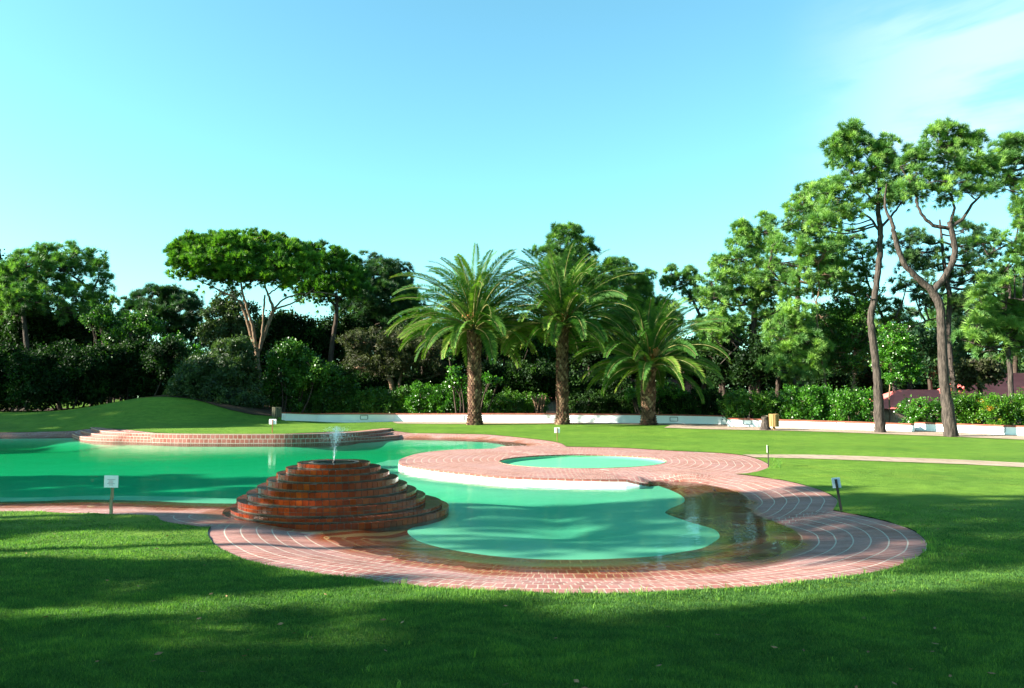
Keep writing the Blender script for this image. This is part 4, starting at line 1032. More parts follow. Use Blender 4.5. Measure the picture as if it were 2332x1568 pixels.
tree('pine_tree', 'dark pine with a knobbly top between the umbrella pines and left palm', 'tree', 60,
     [([(855, 930), (858, 800), (855, 700), (850, 610)], [.22, .2, .15, .05])],
     [(836, 598, 14, 12), (830, 620, 20, 14), (868, 622, 24, 12), (900, 612, 20, 9), (875, 645, 40, 20), (830, 655, 35, 25), (905, 655, 20, 15), (925, 675, 20, 16), (880, 685, 45, 24), (830, 700, 40, 30), (935, 700, 22, 18), (890, 725, 45, 28), (945, 725, 22, 20)],
     'darkbark', 'darkpine', 'pine', GP, size=.3, dens=1.8, per=9, cr=.42, bias=.1)
tree('scrub_tree', 'low brownish scrubby tree with two short trunks left of the palms', 'tree', 47,
     [([(892, 935), (893, 880), (878, 850), (862, 828)], [.28, .26, .16, .08]), ([(912, 935), (910, 885), (915, 850), (935, 830)], [.2, .17, .1, .05]), ([(893, 880), (880, 850), (850, 845)], [.12, .08, .05])],
     [(830, 825, 32, 18), (870, 805, 38, 20), (915, 812, 38, 20), (960, 830, 35, 20), (890, 840, 40, 14), (1000, 850, 30, 16), (845, 780, 40, 20), (920, 780, 42, 22), (975, 795, 36, 22)],
     'palebark', 'scrub', 'willow', GP, size=.18, dens=2.4, per=9, cr=.4, twigs=14, limb=.04)
tree('pine_tree', 'narrow pine top rising straight behind the middle palm', 'tree', 54,
     [([(1330, 935), (1326, 820), (1322, 720), (1305, 640), (1292, 560), (1290, 525)], [.24, .22, .18, .14, .08, .03])],
     [(1282, 528, 15, 10), (1303, 534, 13, 10), (1270, 550, 14, 9), (1292, 556, 20, 12), (1325, 562, 16, 9), (1235, 578, 13, 5), (1262, 580, 18, 9), (1297, 584, 24, 11), (1342, 582, 12, 12), (1280, 606, 34, 12), (1330, 606, 22, 10), (1300, 635, 45, 18), (1365, 640, 25, 15), (1392, 610, 14, 10), (1330, 670, 40, 20)],
     'bark', 'pine', 'pine', GP, size=.30, dens=1.7, per=9, cr=.36, bias=-.1)
tree('pine_tree', 'rounded pine crown showing between the middle and right palms', 'tree', 57,
     [([(1440, 935), (1436, 820), (1432, 700), (1430, 640)], [.2, .18, .14, .05])],
     [(1402, 622, 18, 12), (1412, 605, 12, 6), (1432, 636, 26, 14), (1460, 650, 18, 12), (1425, 660, 36, 18), (1462, 678, 20, 14), (1400, 690, 36, 22), (1455, 705, 36, 18), (1390, 730, 40, 26)],
     'bark', 'pine', 'pine', GP, size=.30, dens=1.7, per=9, cr=.4)
tree('pine_tree', 'small open pine with a kinked trunk to the right of the third palm', 'tree', 56,
     [([(1602, 930), (1603, 800), (1597, 735), (1585, 700), (1565, 665), (1548, 640), (1535, 620)], [.2, .18, .14, .11, .08, .06, .03]), ([(1590, 710), (1598, 685), (1596, 660)], [.08, .06, .03])],
     [(1528, 622, 15, 9), (1558, 628, 17, 12), (1540, 642, 22, 8), (1578, 634, 12, 10), (1520, 650, 12, 6), (1592, 655, 18, 10), (1600, 678, 22, 12), (1568, 668, 18, 7), (1625, 690, 20, 20)],
     'bark', 'pine', 'pine', GP, size=.27, dens=1.7, per=8, cr=.34, bias=-.05)
tree('pine_tree', 'broad bright pine with a sloping top right of the third palm', 'tree', 47,
     [([(1715, 930), (1712, 830), (1716, 740), (1722, 640), (1728, 560), (1735, 515)], [.26, .24, .2, .16, .1, .03]), ([(1716, 755), (1680, 790), (1640, 830)], [.1, .07, .03]), ([(1718, 730), (1760, 715), (1800, 690)], [.1, .08, .05])],
     [(1688, 520, 9, 9), (1745, 503, 10, 9), (1708, 535, 26, 10), (1742, 530, 20, 12), (1690, 552, 20, 11), (1735, 560, 38, 16), (1640, 602, 16, 10), (1680, 590, 30, 16), (1722, 600, 40, 20), (1628, 640, 24, 16), (1665, 630, 30, 16), (1712, 645, 42, 18), (1755, 630, 28, 20),
      (1625, 680, 26, 18), (1670, 680, 36, 18), (1725, 690, 38, 18), (1622, 722, 20, 16), (1665, 730, 32, 14), (1660, 770, 24, 14), (1720, 740, 30, 16), (1620, 762, 24, 16), (1760, 680, 25, 18)],
     'bark', 'pine', 'pine', GP, size=.27, dens=1.5, per=8, cr=.36, bias=.12)
tree('pine_tree', 'tall pale-green pine left of the two big trunks', 'tree', 42,
     [([(1830, 935), (1822, 840), (1816, 740), (1818, 640), (1825, 540), (1832, 470)], [.22, .2, .18, .15, .1, .04]), ([(1818, 660), (1780, 640), (1750, 610)], [.08, .06, .03])],
     [(1828, 452, 14, 9), (1853, 438, 16, 12), (1880, 430, 16, 10), (1810, 480, 20, 12), (1845, 480, 32, 16), (1795, 512, 26, 14), (1838, 525, 36, 18), (1880, 500, 28, 16), (1800, 550, 32, 18), (1852, 572, 38, 20), (1895, 555, 24, 18), (1790, 598, 32, 18), (1835, 620, 36, 18), (1885, 610, 26, 16),
      (1770, 640, 24, 14), (1815, 665, 36, 16), (1870, 650, 28, 14), (1905, 640, 22, 12), (1758, 560, 16, 12)],
     'bark', 'pine', 'pine', GP, size=.25, dens=1.35, per=8, cr=.36, bias=.08)
tree('pine_tree', 'thin bare-stemmed pine leaning behind the right hedge', 'tree', 41,
     [([(1888, 940), (1882, 890), (1872, 820), (1863, 750), (1860, 690), (1866, 650), (1862, 600)], [.11, .10, .09, .08, .07, .05, .03]), ([(1860, 700), (1845, 650), (1835, 610)], [.05, .04, .02])],
     [(1862, 596, 22, 11), (1835, 640, 18, 9), (1880, 625, 20, 9), (1845, 575, 22, 10), (1880, 575, 18, 10)], 'palebark', 'pine', 'pine', GP, size=.22, dens=1.6, per=7, cr=.3, bias=.1)
tree('tall_pine', 'tall pine with a single slightly bent trunk by the right wall', 'tree', float(hit(2004, 986)[1]),
     [([(2004, 987), (2001, 920), (1996, 850), (1986, 760), (1984, 720), (1994, 660), (2000, 610), (2004, 560), (2005, 520), (2000, 480), (2002, 430), (1998, 380)], [.27, .22, .2, .18, .17, .16, .16, .15, .14, .12, .09, .04]),
      ([(2005, 530), (1985, 500), (1955, 480), (1930, 450)], [.08, .06, .05, .03]), ([(2005, 520), (2040, 480), (2060, 450)], [.08, .06, .03]), ([(1990, 690), (1975, 672, -.2)], [.06, .03]), ([(2000, 470), (1965, 430), (1935, 380), (1925, 320)], [.07, .05, .04, .02])],
     [(1898, 330, 10, 12), (1908, 352, 8, 9), (1928, 305, 9, 8), (1948, 300, 9, 8), (1938, 322, 14, 9), (1962, 328, 14, 9), (1932, 352, 22, 12), (1968, 352, 26, 13), (2005, 345, 13, 10), (2022, 328, 9, 10), (2000, 368, 24, 12), (2035, 360, 14, 12), (1922, 385, 22, 13), (1962, 385, 28, 14),
      (2012, 398, 28, 15), (2048, 392, 16, 13), (1912, 418, 18, 10), (1950, 420, 30, 14), (1995, 430, 32, 14), (2040, 428, 24, 14), (1925, 450, 30, 14), (1972, 462, 34, 14), (2020, 462, 28, 13), (1880, 440, 22, 13), (1890, 475, 30, 13), (1945, 490, 32, 10), (1905, 505, 24, 11), (2055, 455, 16, 9), (2075, 355, 9, 10), (1868, 510, 20, 10)],
     'bark', 'pine', 'pine', GP, size=.20, dens=1.75, per=9, cr=.27, limb=.045, twigs=6, bias=.05)
tree('forked_pine', 'big pine with a Y-shaped forked trunk at the right', 'tree', float(hit(2164, 995)[1]),
     [([(2166, 996), (2158, 930), (2150, 860), (2146, 780), (2144, 730), (2138, 690), (2122, 660)], [.31, .25, .23, .215, .21, .21, .22]),
      ([(2124, 664), (2088, 632), (2064, 608), (2046, 572), (2036, 530), (2030, 505), (2015, 470), (2018, 420)], [.17, .15, .14, .13, .11, .09, .06, .03]),
      ([(2124, 664), (2148, 635), (2168, 600), (2174, 570), (2168, 530), (2162, 505)], [.18, .16, .155, .15, .14, .12]),
      ([(2163, 520), (2130, 515), (2104, 495), (2088, 465), (2086, 440), (2070, 410), (2050, 380)], [.1, .09, .08, .07, .06, .05, .03]),
      ([(2160, 520), (2190, 500), (2212, 470), (2238, 440), (2268, 405)], [.1, .09, .07, .05, .03]), ([(2163, 512), (2172, 480), (2168, 450), (2155, 420), (2160, 360)], [.09, .07, .06, .05, .03])],
     [(2128, 302, 9, 8), (2158, 300, 14, 9), (2182, 308, 12, 9), (2140, 325, 22, 11), (2175, 330, 24, 12), (2212, 330, 11, 11), (2222, 318, 8, 9), (2200, 352, 22, 11), (2150, 355, 30, 13), (2098, 352, 14, 12), (2080, 372, 14, 12), (2110, 382, 24, 13), (2160, 388, 32, 13), (2210, 385, 24, 12),
      (2078, 408, 22, 13), (2125, 415, 28, 14), (2180, 418, 30, 13), (2232, 402, 16, 12), (2246, 378, 12, 10), (2090, 440, 24, 12), (2145, 448, 28, 11), (2205, 440, 20, 10), (2062, 435, 14, 11), (2240, 430, 16, 9)],
     'bark', 'pine', 'pine', GP, size=.185, dens=1.9, per=9, cr=.25, limb=.04, twigs=7, bias=.05)
tree('pine_tree', 'dense pine filling the upper right edge of the view', 'tree', 33.5,
     [([(2440, 985), (2430, 800), (2400, 600), (2360, 450), (2330, 370)], [.27, .24, .2, .14, .05]), ([(2400, 620), (2350, 590), (2300, 560), (2250, 580)], [.1, .08, .06, .03]), ([(2420, 700), (2360, 690), (2300, 680)], [.1, .08, .03])],
     [(2288, 325, 12, 12), (2310, 330, 14, 12), (2335, 325, 16, 14), (2275, 352, 18, 12), (2308, 362, 26, 14), (2345, 365, 26, 18), (2265, 382, 16, 10), (2300, 398, 26, 14), (2338, 408, 28, 16), (2310, 430, 26, 13), (2345, 445, 28, 16), (2325, 468, 20, 10), (2320, 505, 18, 14), (2345, 530, 24, 24),
      (2305, 560, 22, 14), (2335, 580, 26, 18), (2372, 480, 30, 40), (2295, 610, 22, 14), (2330, 630, 26, 20), (2300, 655, 26, 16), (2250, 548, 14, 10)],
     'bark', 'pine', 'pine', GP, size=.20, dens=1.7, per=9, cr=.28, bias=.02)
tree('pine_tree', 'dark pine seen through the fork of the big Y-shaped pine', 'tree', 42,
     [([(2182, 935), (2168, 850), (2160, 760), (2162, 680), (2150, 600), (2140, 500)], [.2, .18, .17, .16, .12, .06]), ([(2155, 720), (2100, 735), (2065, 745), (2040, 720)], [.06, .05, .04, .03])],
     [(2210, 520, 22, 16), (2225, 552, 26, 18), (2200, 575, 26, 18), (2235, 590, 24, 18), (2210, 620, 28, 20), (2185, 650, 24, 14), (2235, 645, 26, 16), (2095, 545, 18, 10), (2105, 575, 22, 14), (2085, 605, 26, 14), (2118, 605, 20, 14), (2075, 640, 26, 12), (2080, 665, 30, 10), (2105, 690, 18, 8), (2045, 560, 16, 14), (2055, 590, 14, 12), (2190, 690, 22, 14), (2225, 690, 26, 18)],
     'bark', 'darkpine', 'pine', GP, size=.24, dens=1.55, per=8, cr=.34, bias=.12)
tree('pine_tree', 'pine with scattered tufts behind the single bent trunk', 'tree', 44,
     [([(2045, 935), (2032, 850), (2022, 760), (2000, 700), (1975, 640), (1960, 560)], [.14, .12, .11, .09, .07, .03])],
     [(1935, 545, 28, 14), (1965, 575, 26, 14), (1925, 585, 30, 15), (1955, 612, 28, 12), (1915, 620, 26, 12), (1958, 640, 22, 10), (1900, 655, 24, 12), (2022, 700, 16, 8), (2042, 722, 20, 8), (2020, 745, 24, 8), (1930, 668, 20, 8)],
     'bark', 'pine', 'pine', GP, size=.24, dens=1.6, per=8, cr=.32)
tree('pine_tree', 'low bright pine with long needle tufts at the lower right edge', 'tree', 36,
     [([(2305, 940), (2300, 840), (2290, 760), (2292, 690)], [.15, .13, .1, .05])],
     [(2252, 660, 20, 14), (2290, 672, 24, 16), (2325, 690, 20, 16), (2245, 700, 24, 16), (2285, 712, 30, 18), (2320, 738, 24, 18), (2232, 738, 22, 16), (2262, 752, 30, 18), (2300, 772, 30, 18), (2228, 775, 20, 14), (2338, 775, 18, 20), (2255, 792, 28, 14)],
     'bark', 'pine', 'pine', GP, size=.26, dens=1.8, per=9, cr=.32, bias=.15)
tree('leafy_tree', 'slender leafy green tree between the two tall pine trunks', 'tree', 37,
     [([(2026, 962), (2026, 900), (2028, 850), (2034, 790), (2036, 750)], [.06, .05, .04, .03, .02]), ([(2028, 840), (2055, 800)], [.03, .015])],
     [(2035, 752, 18, 12), (2020, 778, 22, 14), (2060, 782, 22, 14), (2040, 805, 28, 14), (2075, 812, 18, 12), (2025, 830, 24, 12), (2060, 838, 26, 12), (2090, 835, 12, 10), (2040, 856, 28, 9), (2078, 858, 14, 8), (2018, 805, 14, 12), (2040, 775, 24, 14)],
     'palebark', 'brightleaf', 'leaf', GP, size=.14, dens=3.2, per=8, cr=.25, limb=.02, up=.1, lo=-1)
tree('leafy_tree', 'mid green leafy tree with a wavy thin trunk above the right hedge', 'tree', 42,
     [([(1925, 935), (1938, 895), (1945, 860), (1935, 825), (1938, 790)], [.1, .09, .08, .07, .04])],
     [(1920, 735, 30, 18), (1960, 725, 26, 16), (1900, 760, 30, 18), (1945, 760, 34, 20), (1975, 765, 18, 22), (1890, 795, 28, 18), (1930, 795, 34, 18), (1965, 805, 22, 16), (1905, 830, 28, 14), (1950, 832, 24, 12), (1880, 720, 24, 16), (1900, 700, 30, 14), (1950, 695, 26, 12), (1990, 680, 22, 14)],
     'palebark', 'leaf', 'leaf', GP, size=.17, dens=2.6, per=9, cr=.32, bias=.1, up=.2)
tree('leafy_tree', 'fluffy yellow-green tree left of the thin leaning pine', 'tree', 41,
     [([(1808, 935), (1810, 870), (1806, 800), (1812, 740)], [.1, .09, .07, .04])],
     [(1815, 712, 24, 14), (1798, 738, 26, 16), (1830, 745, 22, 16), (1795, 768, 26, 14), (1828, 778, 26, 14), (1790, 798, 22, 14), (1820, 806, 26, 12), (1775, 835, 24, 14), (1815, 840, 32, 16), (1850, 830, 24, 18), (1858, 790, 20, 14)],
     'bark', 'pine', 'pine', GP, size=.24, dens=2.3, per=9, cr=.32, bias=.22, up=.4)
FILL = False
DM = 2.6
# denser, darker background trees: one thing each
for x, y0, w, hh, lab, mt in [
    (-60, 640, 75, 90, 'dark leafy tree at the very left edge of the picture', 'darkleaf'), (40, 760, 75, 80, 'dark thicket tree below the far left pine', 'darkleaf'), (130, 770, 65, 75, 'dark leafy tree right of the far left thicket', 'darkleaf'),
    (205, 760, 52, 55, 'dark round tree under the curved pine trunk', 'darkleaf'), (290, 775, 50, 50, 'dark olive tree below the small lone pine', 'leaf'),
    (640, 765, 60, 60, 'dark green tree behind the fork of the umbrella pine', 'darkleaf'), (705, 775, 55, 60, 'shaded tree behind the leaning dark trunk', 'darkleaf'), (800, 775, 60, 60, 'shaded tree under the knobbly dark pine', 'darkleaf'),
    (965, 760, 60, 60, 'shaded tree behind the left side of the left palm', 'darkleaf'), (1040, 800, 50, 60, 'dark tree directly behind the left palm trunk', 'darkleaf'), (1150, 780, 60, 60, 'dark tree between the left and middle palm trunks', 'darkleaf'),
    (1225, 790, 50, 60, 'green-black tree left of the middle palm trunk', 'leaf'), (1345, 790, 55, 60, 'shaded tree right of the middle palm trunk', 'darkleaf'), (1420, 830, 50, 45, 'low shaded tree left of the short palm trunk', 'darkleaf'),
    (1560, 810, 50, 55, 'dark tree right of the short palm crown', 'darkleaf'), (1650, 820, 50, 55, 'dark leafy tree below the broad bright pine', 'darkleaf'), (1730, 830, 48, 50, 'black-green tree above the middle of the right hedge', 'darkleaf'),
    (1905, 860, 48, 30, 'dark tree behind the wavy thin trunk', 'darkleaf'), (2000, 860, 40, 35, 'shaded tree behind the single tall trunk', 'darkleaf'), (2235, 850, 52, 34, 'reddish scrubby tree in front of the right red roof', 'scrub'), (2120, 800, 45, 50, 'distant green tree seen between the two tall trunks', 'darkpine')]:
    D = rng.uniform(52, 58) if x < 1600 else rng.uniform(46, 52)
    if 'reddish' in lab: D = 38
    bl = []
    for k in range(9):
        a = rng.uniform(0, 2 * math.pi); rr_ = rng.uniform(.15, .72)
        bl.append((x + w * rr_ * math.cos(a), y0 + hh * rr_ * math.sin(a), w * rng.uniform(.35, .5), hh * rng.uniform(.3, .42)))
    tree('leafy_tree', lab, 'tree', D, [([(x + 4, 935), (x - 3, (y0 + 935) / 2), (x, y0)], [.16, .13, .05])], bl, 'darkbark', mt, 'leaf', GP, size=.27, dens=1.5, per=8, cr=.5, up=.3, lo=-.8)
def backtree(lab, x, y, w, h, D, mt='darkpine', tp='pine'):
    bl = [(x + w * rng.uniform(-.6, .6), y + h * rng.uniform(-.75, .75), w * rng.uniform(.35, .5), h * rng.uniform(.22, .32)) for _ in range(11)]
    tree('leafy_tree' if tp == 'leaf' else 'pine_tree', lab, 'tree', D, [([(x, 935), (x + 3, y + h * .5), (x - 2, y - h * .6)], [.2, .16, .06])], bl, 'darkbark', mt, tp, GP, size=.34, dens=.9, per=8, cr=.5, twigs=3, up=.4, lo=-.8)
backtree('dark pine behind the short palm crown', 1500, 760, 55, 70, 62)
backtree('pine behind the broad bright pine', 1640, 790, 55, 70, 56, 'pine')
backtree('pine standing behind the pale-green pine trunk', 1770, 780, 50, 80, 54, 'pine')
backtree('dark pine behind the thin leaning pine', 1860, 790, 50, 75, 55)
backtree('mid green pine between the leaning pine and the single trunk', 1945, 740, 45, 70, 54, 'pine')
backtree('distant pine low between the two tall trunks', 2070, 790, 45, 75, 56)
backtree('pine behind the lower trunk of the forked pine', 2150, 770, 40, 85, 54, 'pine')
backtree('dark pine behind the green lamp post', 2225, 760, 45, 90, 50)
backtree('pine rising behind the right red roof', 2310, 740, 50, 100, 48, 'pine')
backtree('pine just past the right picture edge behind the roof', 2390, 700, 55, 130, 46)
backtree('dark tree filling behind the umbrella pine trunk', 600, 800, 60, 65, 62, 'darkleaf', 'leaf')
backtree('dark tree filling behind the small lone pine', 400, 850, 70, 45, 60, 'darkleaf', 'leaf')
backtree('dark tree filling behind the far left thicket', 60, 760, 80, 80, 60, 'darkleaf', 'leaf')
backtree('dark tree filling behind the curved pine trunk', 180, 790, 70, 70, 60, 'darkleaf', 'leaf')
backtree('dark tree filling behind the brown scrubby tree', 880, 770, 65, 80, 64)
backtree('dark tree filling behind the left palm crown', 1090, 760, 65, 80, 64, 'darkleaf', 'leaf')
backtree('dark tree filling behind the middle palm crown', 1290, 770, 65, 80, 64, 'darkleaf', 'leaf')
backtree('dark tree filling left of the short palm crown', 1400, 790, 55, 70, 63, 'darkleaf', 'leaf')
# far wood: one mass
fw = empty('far_wood', (0, 72, 0)); fw['kind'] = 'stuff'; tag(fw, 'far belt of dark woodland closing off the garden', 'wood')
fb = []
for i in range(64):
    x = -150 + i * 42 + rng.uniform(-15, 15); 
    for yy in (880, 845): fb.append((x, yy + rng.uniform(-10, 10), 34, 24, rng.uniform(-4, 4)))
foliage('foliage', px_blobs(fb, 74), fw, M['darkleaf'], 'leaf', size=.5, dens=.45, per=8, cr=.8, up=.3, lo=-1)
for c_ in fw.children: c_['kind'] = 'stuff'
RM, DM = 1.05, 3.2
# shrubs of the lower storey
GS = 'shrubs under the trees'
def row(x0, x1, y, rx, ry, n, jx=6, jy=5):
    return [(x0 + (x1 - x0) * (i + .5) / n + rng.uniform(-jx, jx), y + rng.uniform(-jy, jy), rx * rng.uniform(.8, 1.2), ry * rng.uniform(.8, 1.2), rng.uniform(-.6, .9)) for i in range(n)]
kw = dict(size=.22, dens=2.0, per=8, cr=.38, up=.25, lo=-.9)
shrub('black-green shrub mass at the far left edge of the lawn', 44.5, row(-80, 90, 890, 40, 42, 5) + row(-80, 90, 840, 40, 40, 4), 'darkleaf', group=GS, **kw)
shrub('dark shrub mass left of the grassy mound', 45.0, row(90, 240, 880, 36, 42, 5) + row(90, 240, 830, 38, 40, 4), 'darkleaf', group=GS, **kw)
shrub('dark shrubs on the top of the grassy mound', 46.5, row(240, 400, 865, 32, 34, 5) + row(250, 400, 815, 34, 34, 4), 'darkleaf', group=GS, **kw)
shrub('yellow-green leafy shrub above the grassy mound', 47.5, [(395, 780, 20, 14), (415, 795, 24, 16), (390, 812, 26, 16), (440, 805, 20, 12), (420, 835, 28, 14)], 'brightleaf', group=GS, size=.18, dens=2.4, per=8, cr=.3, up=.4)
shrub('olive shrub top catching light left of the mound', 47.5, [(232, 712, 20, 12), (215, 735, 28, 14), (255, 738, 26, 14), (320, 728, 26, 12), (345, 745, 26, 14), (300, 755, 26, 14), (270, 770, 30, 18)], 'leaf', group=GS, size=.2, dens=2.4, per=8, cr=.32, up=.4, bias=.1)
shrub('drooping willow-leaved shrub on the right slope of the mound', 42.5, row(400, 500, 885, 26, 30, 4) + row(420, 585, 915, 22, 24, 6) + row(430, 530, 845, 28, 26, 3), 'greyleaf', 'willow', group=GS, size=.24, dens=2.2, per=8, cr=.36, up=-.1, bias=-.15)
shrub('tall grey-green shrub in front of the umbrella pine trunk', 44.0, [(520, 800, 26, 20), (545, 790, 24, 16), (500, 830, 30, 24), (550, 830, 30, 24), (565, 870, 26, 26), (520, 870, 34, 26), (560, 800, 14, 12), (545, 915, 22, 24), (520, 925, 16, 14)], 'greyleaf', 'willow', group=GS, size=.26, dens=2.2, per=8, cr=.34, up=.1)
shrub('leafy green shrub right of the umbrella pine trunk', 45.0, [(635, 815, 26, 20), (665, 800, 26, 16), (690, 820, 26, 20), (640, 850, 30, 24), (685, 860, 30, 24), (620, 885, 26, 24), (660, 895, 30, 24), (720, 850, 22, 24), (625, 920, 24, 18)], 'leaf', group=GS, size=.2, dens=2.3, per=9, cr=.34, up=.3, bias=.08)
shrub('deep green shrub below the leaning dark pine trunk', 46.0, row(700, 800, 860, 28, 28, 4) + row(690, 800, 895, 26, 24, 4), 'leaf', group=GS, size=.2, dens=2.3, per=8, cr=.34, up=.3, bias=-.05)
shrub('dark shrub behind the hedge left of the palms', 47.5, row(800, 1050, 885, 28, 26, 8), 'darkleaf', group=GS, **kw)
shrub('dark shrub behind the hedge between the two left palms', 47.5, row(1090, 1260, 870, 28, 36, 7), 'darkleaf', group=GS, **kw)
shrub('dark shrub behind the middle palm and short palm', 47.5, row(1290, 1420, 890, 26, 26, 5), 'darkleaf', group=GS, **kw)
shrub('yellow-green shrub just right of the short palm trunk', 44.0, [(1510, 885, 18, 12), (1530, 898, 20, 14), (1500, 905, 16, 14), (1550, 905, 18, 12), (1445, 895, 12, 12), (1440, 912, 12, 10)], 'brightleaf', group=GS, size=.16, dens=2.6, per=8, cr=.28, up=.6)
shrub('bright fig-like sapling leaves between the left palm and the scrubby tree', 44.0, [(1022, 806, 10, 5), (1035, 850, 14, 8), (1048, 868, 12, 6), (1030, 872, 10, 6), (1115, 862, 9, 5), (1135, 870, 8, 4)], 'brightleaf', 'bigleaf', group=GS, size=.22, dens=3.5, per=6, cr=.2, up=0)
kh = dict(tpl='leaf', name='hedge', cat='hedge', group='leafy hedges behind the white walls', size=.155, dens=3.0, per=9, cr=.3, up=.35, lo=-1)
def hrow(x0, x1, ytop, ybot, n, Dd=0):
    out = []; h = (ybot - ytop)
    for i in range(n):
        x = x0 + (x1 - x0) * (i + .5) / n + rng.uniform(-4, 4)
        out += [(x, ytop + h * .30 + rng.uniform(-4, 4), (x1 - x0) / n * .72, h * .30, Dd + rng.uniform(-.3, .4)), (x + rng.uniform(-6, 6), ytop + h * .68, (x1 - x0) / n * .72, h * .34, Dd - .15 + rng.uniform(-.2, .3))]
    return out
shrub('dark glossy hedge behind the left half of the long white wall', 45.6, hrow(655, 800, 896, 946, 6), 'leaf', **kh)
shrub('glossy hedge with highlights left of the bright round bush', 45.6, hrow(790, 945, 888, 944, 6), 'leaf', bias=.1, **kh)
shrub('bright green rounded hedge bush just left of the left palm trunk', 45.2, hrow(940, 1062, 880, 943, 4), 'brightleaf', bias=-.02, **kh)
shrub('green hedge clumps between the left palm and the middle palm', 45.6, hrow(1095, 1185, 896, 944, 3) + hrow(1190, 1235, 902, 944, 2), 'leaf', bias=.2, **kh)
shrub('dark patchy hedge right of the middle palm', 45.6, hrow(1300, 1455, 900, 945, 6), 'darkleaf', bias=.15, **kh)
shrub('dark low hedge right of the short palm', 44.0, hrow(1500, 1650, 893, 948, 6), 'darkleaf', bias=.2, **kh)
def wallY(x):
    return float(np.interp(x, [1657, 1905, 2082, 2332, 2900], [p[1] for p in w2])) + 1.25
shrub('green hedge behind the tree stump and pale bin', wallY(1725), hrow(1650, 1800, 897, 952, 6), 'leaf', bias=.22, **{**kh, 'size': .14})
shrub('bright clipped hedge in the middle of the right wall', wallY(1845), hrow(1790, 1900, 888, 958, 5), 'brightleaf', bias=0, **{**kh, 'size': .14})
shrub('bright hedge end next to the single tall pine trunk', wallY(1942), hrow(1895, 1990, 895, 962, 4), 'brightleaf', bias=.02, **{**kh, 'size': .13})
shrub('low shrubs between the two tall pine trunks', wallY(2098), hrow(2060, 2135, 912, 970, 4), 'brightleaf', bias=-.05, **{**kh, 'size': .12})
shrub('hedge with yellowed leaves right of the forked pine', wallY(2205), hrow(2150, 2260, 902, 970, 5, .3), 'yellowleaf', bias=.03, **{**kh, 'size': .115})
shrub('hedge with orange-tinged leaves at the far right edge', wallY(2325), hrow(2250, 2400, 904, 974, 6, .55), 'yellowleaf', bias=.08, **{**kh, 'size': .115})
# pruned stems among the hedge
root = empty('pruned_bush', tuple(at(1228, 940, 45.0))); tag(root, 'cut-back bush with upright bare pinkish stems left of the middle palm', 'shrub')
t = TB()
for i in range(16):
    a = at(1228 + rng.uniform(-8, 8), 945, 45.0 + rng.uniform(-.3, .3)); c = at(1225 + rng.uniform(-22, 24), 898 + rng.uniform(0, 14), 45.0 + rng.uniform(-.4, .4)); t.tube([a, (a + c) / 2, c], [.04, .035, .028], 6)
loc(t.build('stems', M['palebark'], root))
# cones on the tall pines
# ------------------------------------------------------------------ houses behind the trees
def roof_mat(name, c1, c2):
    return brick_mat(name, c1, c2, (0.12, 0.035, 0.03), 0.3, 0.33, 0.022, 0.8, haze=0)
M['roof'] = roof_mat('roof_tiles', (0.30, 0.085, 0.07), (0.40, 0.13, 0.10)); M['roof2'] = roof_mat('pink_roof_tiles', (0.52, 0.13, 0.10), (0.62, 0.19, 0.14))
M['roof2'] = plain('pink_painted_roof', (0.58, 0.11, 0.10), (0.74, 0.17, 0.15), 2, .8, .01)
M['stonech'] = plain('rubble_stone', (0.30, 0.20, 0.14), (0.52, 0.38, 0.27), 5, .9, .06)
def house(label, D, x0, x1, yr, ye, mat, chim=None, hip=.12):
    a, b_, c, d = at(x0, ye, D), at(x1, ye, D), at(x1 - (x1 - x0) * hip, yr, D + 3), at(x0 + (x1 - x0) * hip, yr, D + 3)
    zr = c[2]; ze = a[2]; zr = max(zr, ze + .8)
    root = empty('cottage', (a[0], D, 0)); tag(root, label, 'house', 'red-roofed houses behind the trees')
    rf = MB(); A, B = (a[0], D, ze), (b_[0], D, ze); Cc, Dd = (c[0], D + 3, zr), (d[0], D + 3, zr); A2, B2 = (a[0], D + 6, ze), (b_[0], D + 6, ze); w = b_[0] - a[0]
    rf.face([A, B, Cc, Dd], [(0, 0), (w, 0), (w * (1 - hip), 3.2), (w * hip, 3.2)]); rf.face([B2, A2, Dd, Cc], [(0, 0), (w, 0), (w * (1 - hip), 3.2), (w * hip, 3.2)])
    rf.face([B, B2, Cc], [(0, 0), (6, 0), (3, 3.2)]); rf.face([A2, A, Dd], [(0, 0), (6, 0), (3, 3.2)]); rf.face([A2, B2, B, A], [(0, 0)] * 4)
    r_ = loc(rf.build('roof', mat, root))
    wl = MB(); wl.box(((a[0] + b_[0]) / 2, D + 3, (ze - .02) / 2), (w - .8, 5.2, ze - .02)); loc(wl.build('wall', M['stonech'], root))
    if chim:
        p = at(chim[0], chim[1], D + 2.4); ch = TB(); 
        pr = [(p[2] - 2.4, .75), (p[2] - 1.0, .6), (p[2] - .9, .42), (p[2], .36)]
        ch.tube([(p[0], p[1], z) for z, _ in pr], [r for _, r in pr], 8, .1); o = ch.build('chimney', M['stonech'], r_); o.matrix_parent_inverse = Matrix.Translation(-Vector(root.location))
    return root
house('cottage with dull red tiled roof and rubble stone chimney behind the short palm', 52, 1405, 1600, 864, 910, M['roof'], (1532, 858))
house('dark red roof glimpsed behind the hedge left of the middle palm', 54, 1170, 1300, 868, 908, M['roof'])
house('pinkish red curved roof between the two tall pine trunks', 41, 2030, 2150, 888, 932, M['roof2'], None, .1)
house('large red roof behind scrub at the right edge', 43, 2200, 2420, 850, 915, M['roof2'], None, .1)
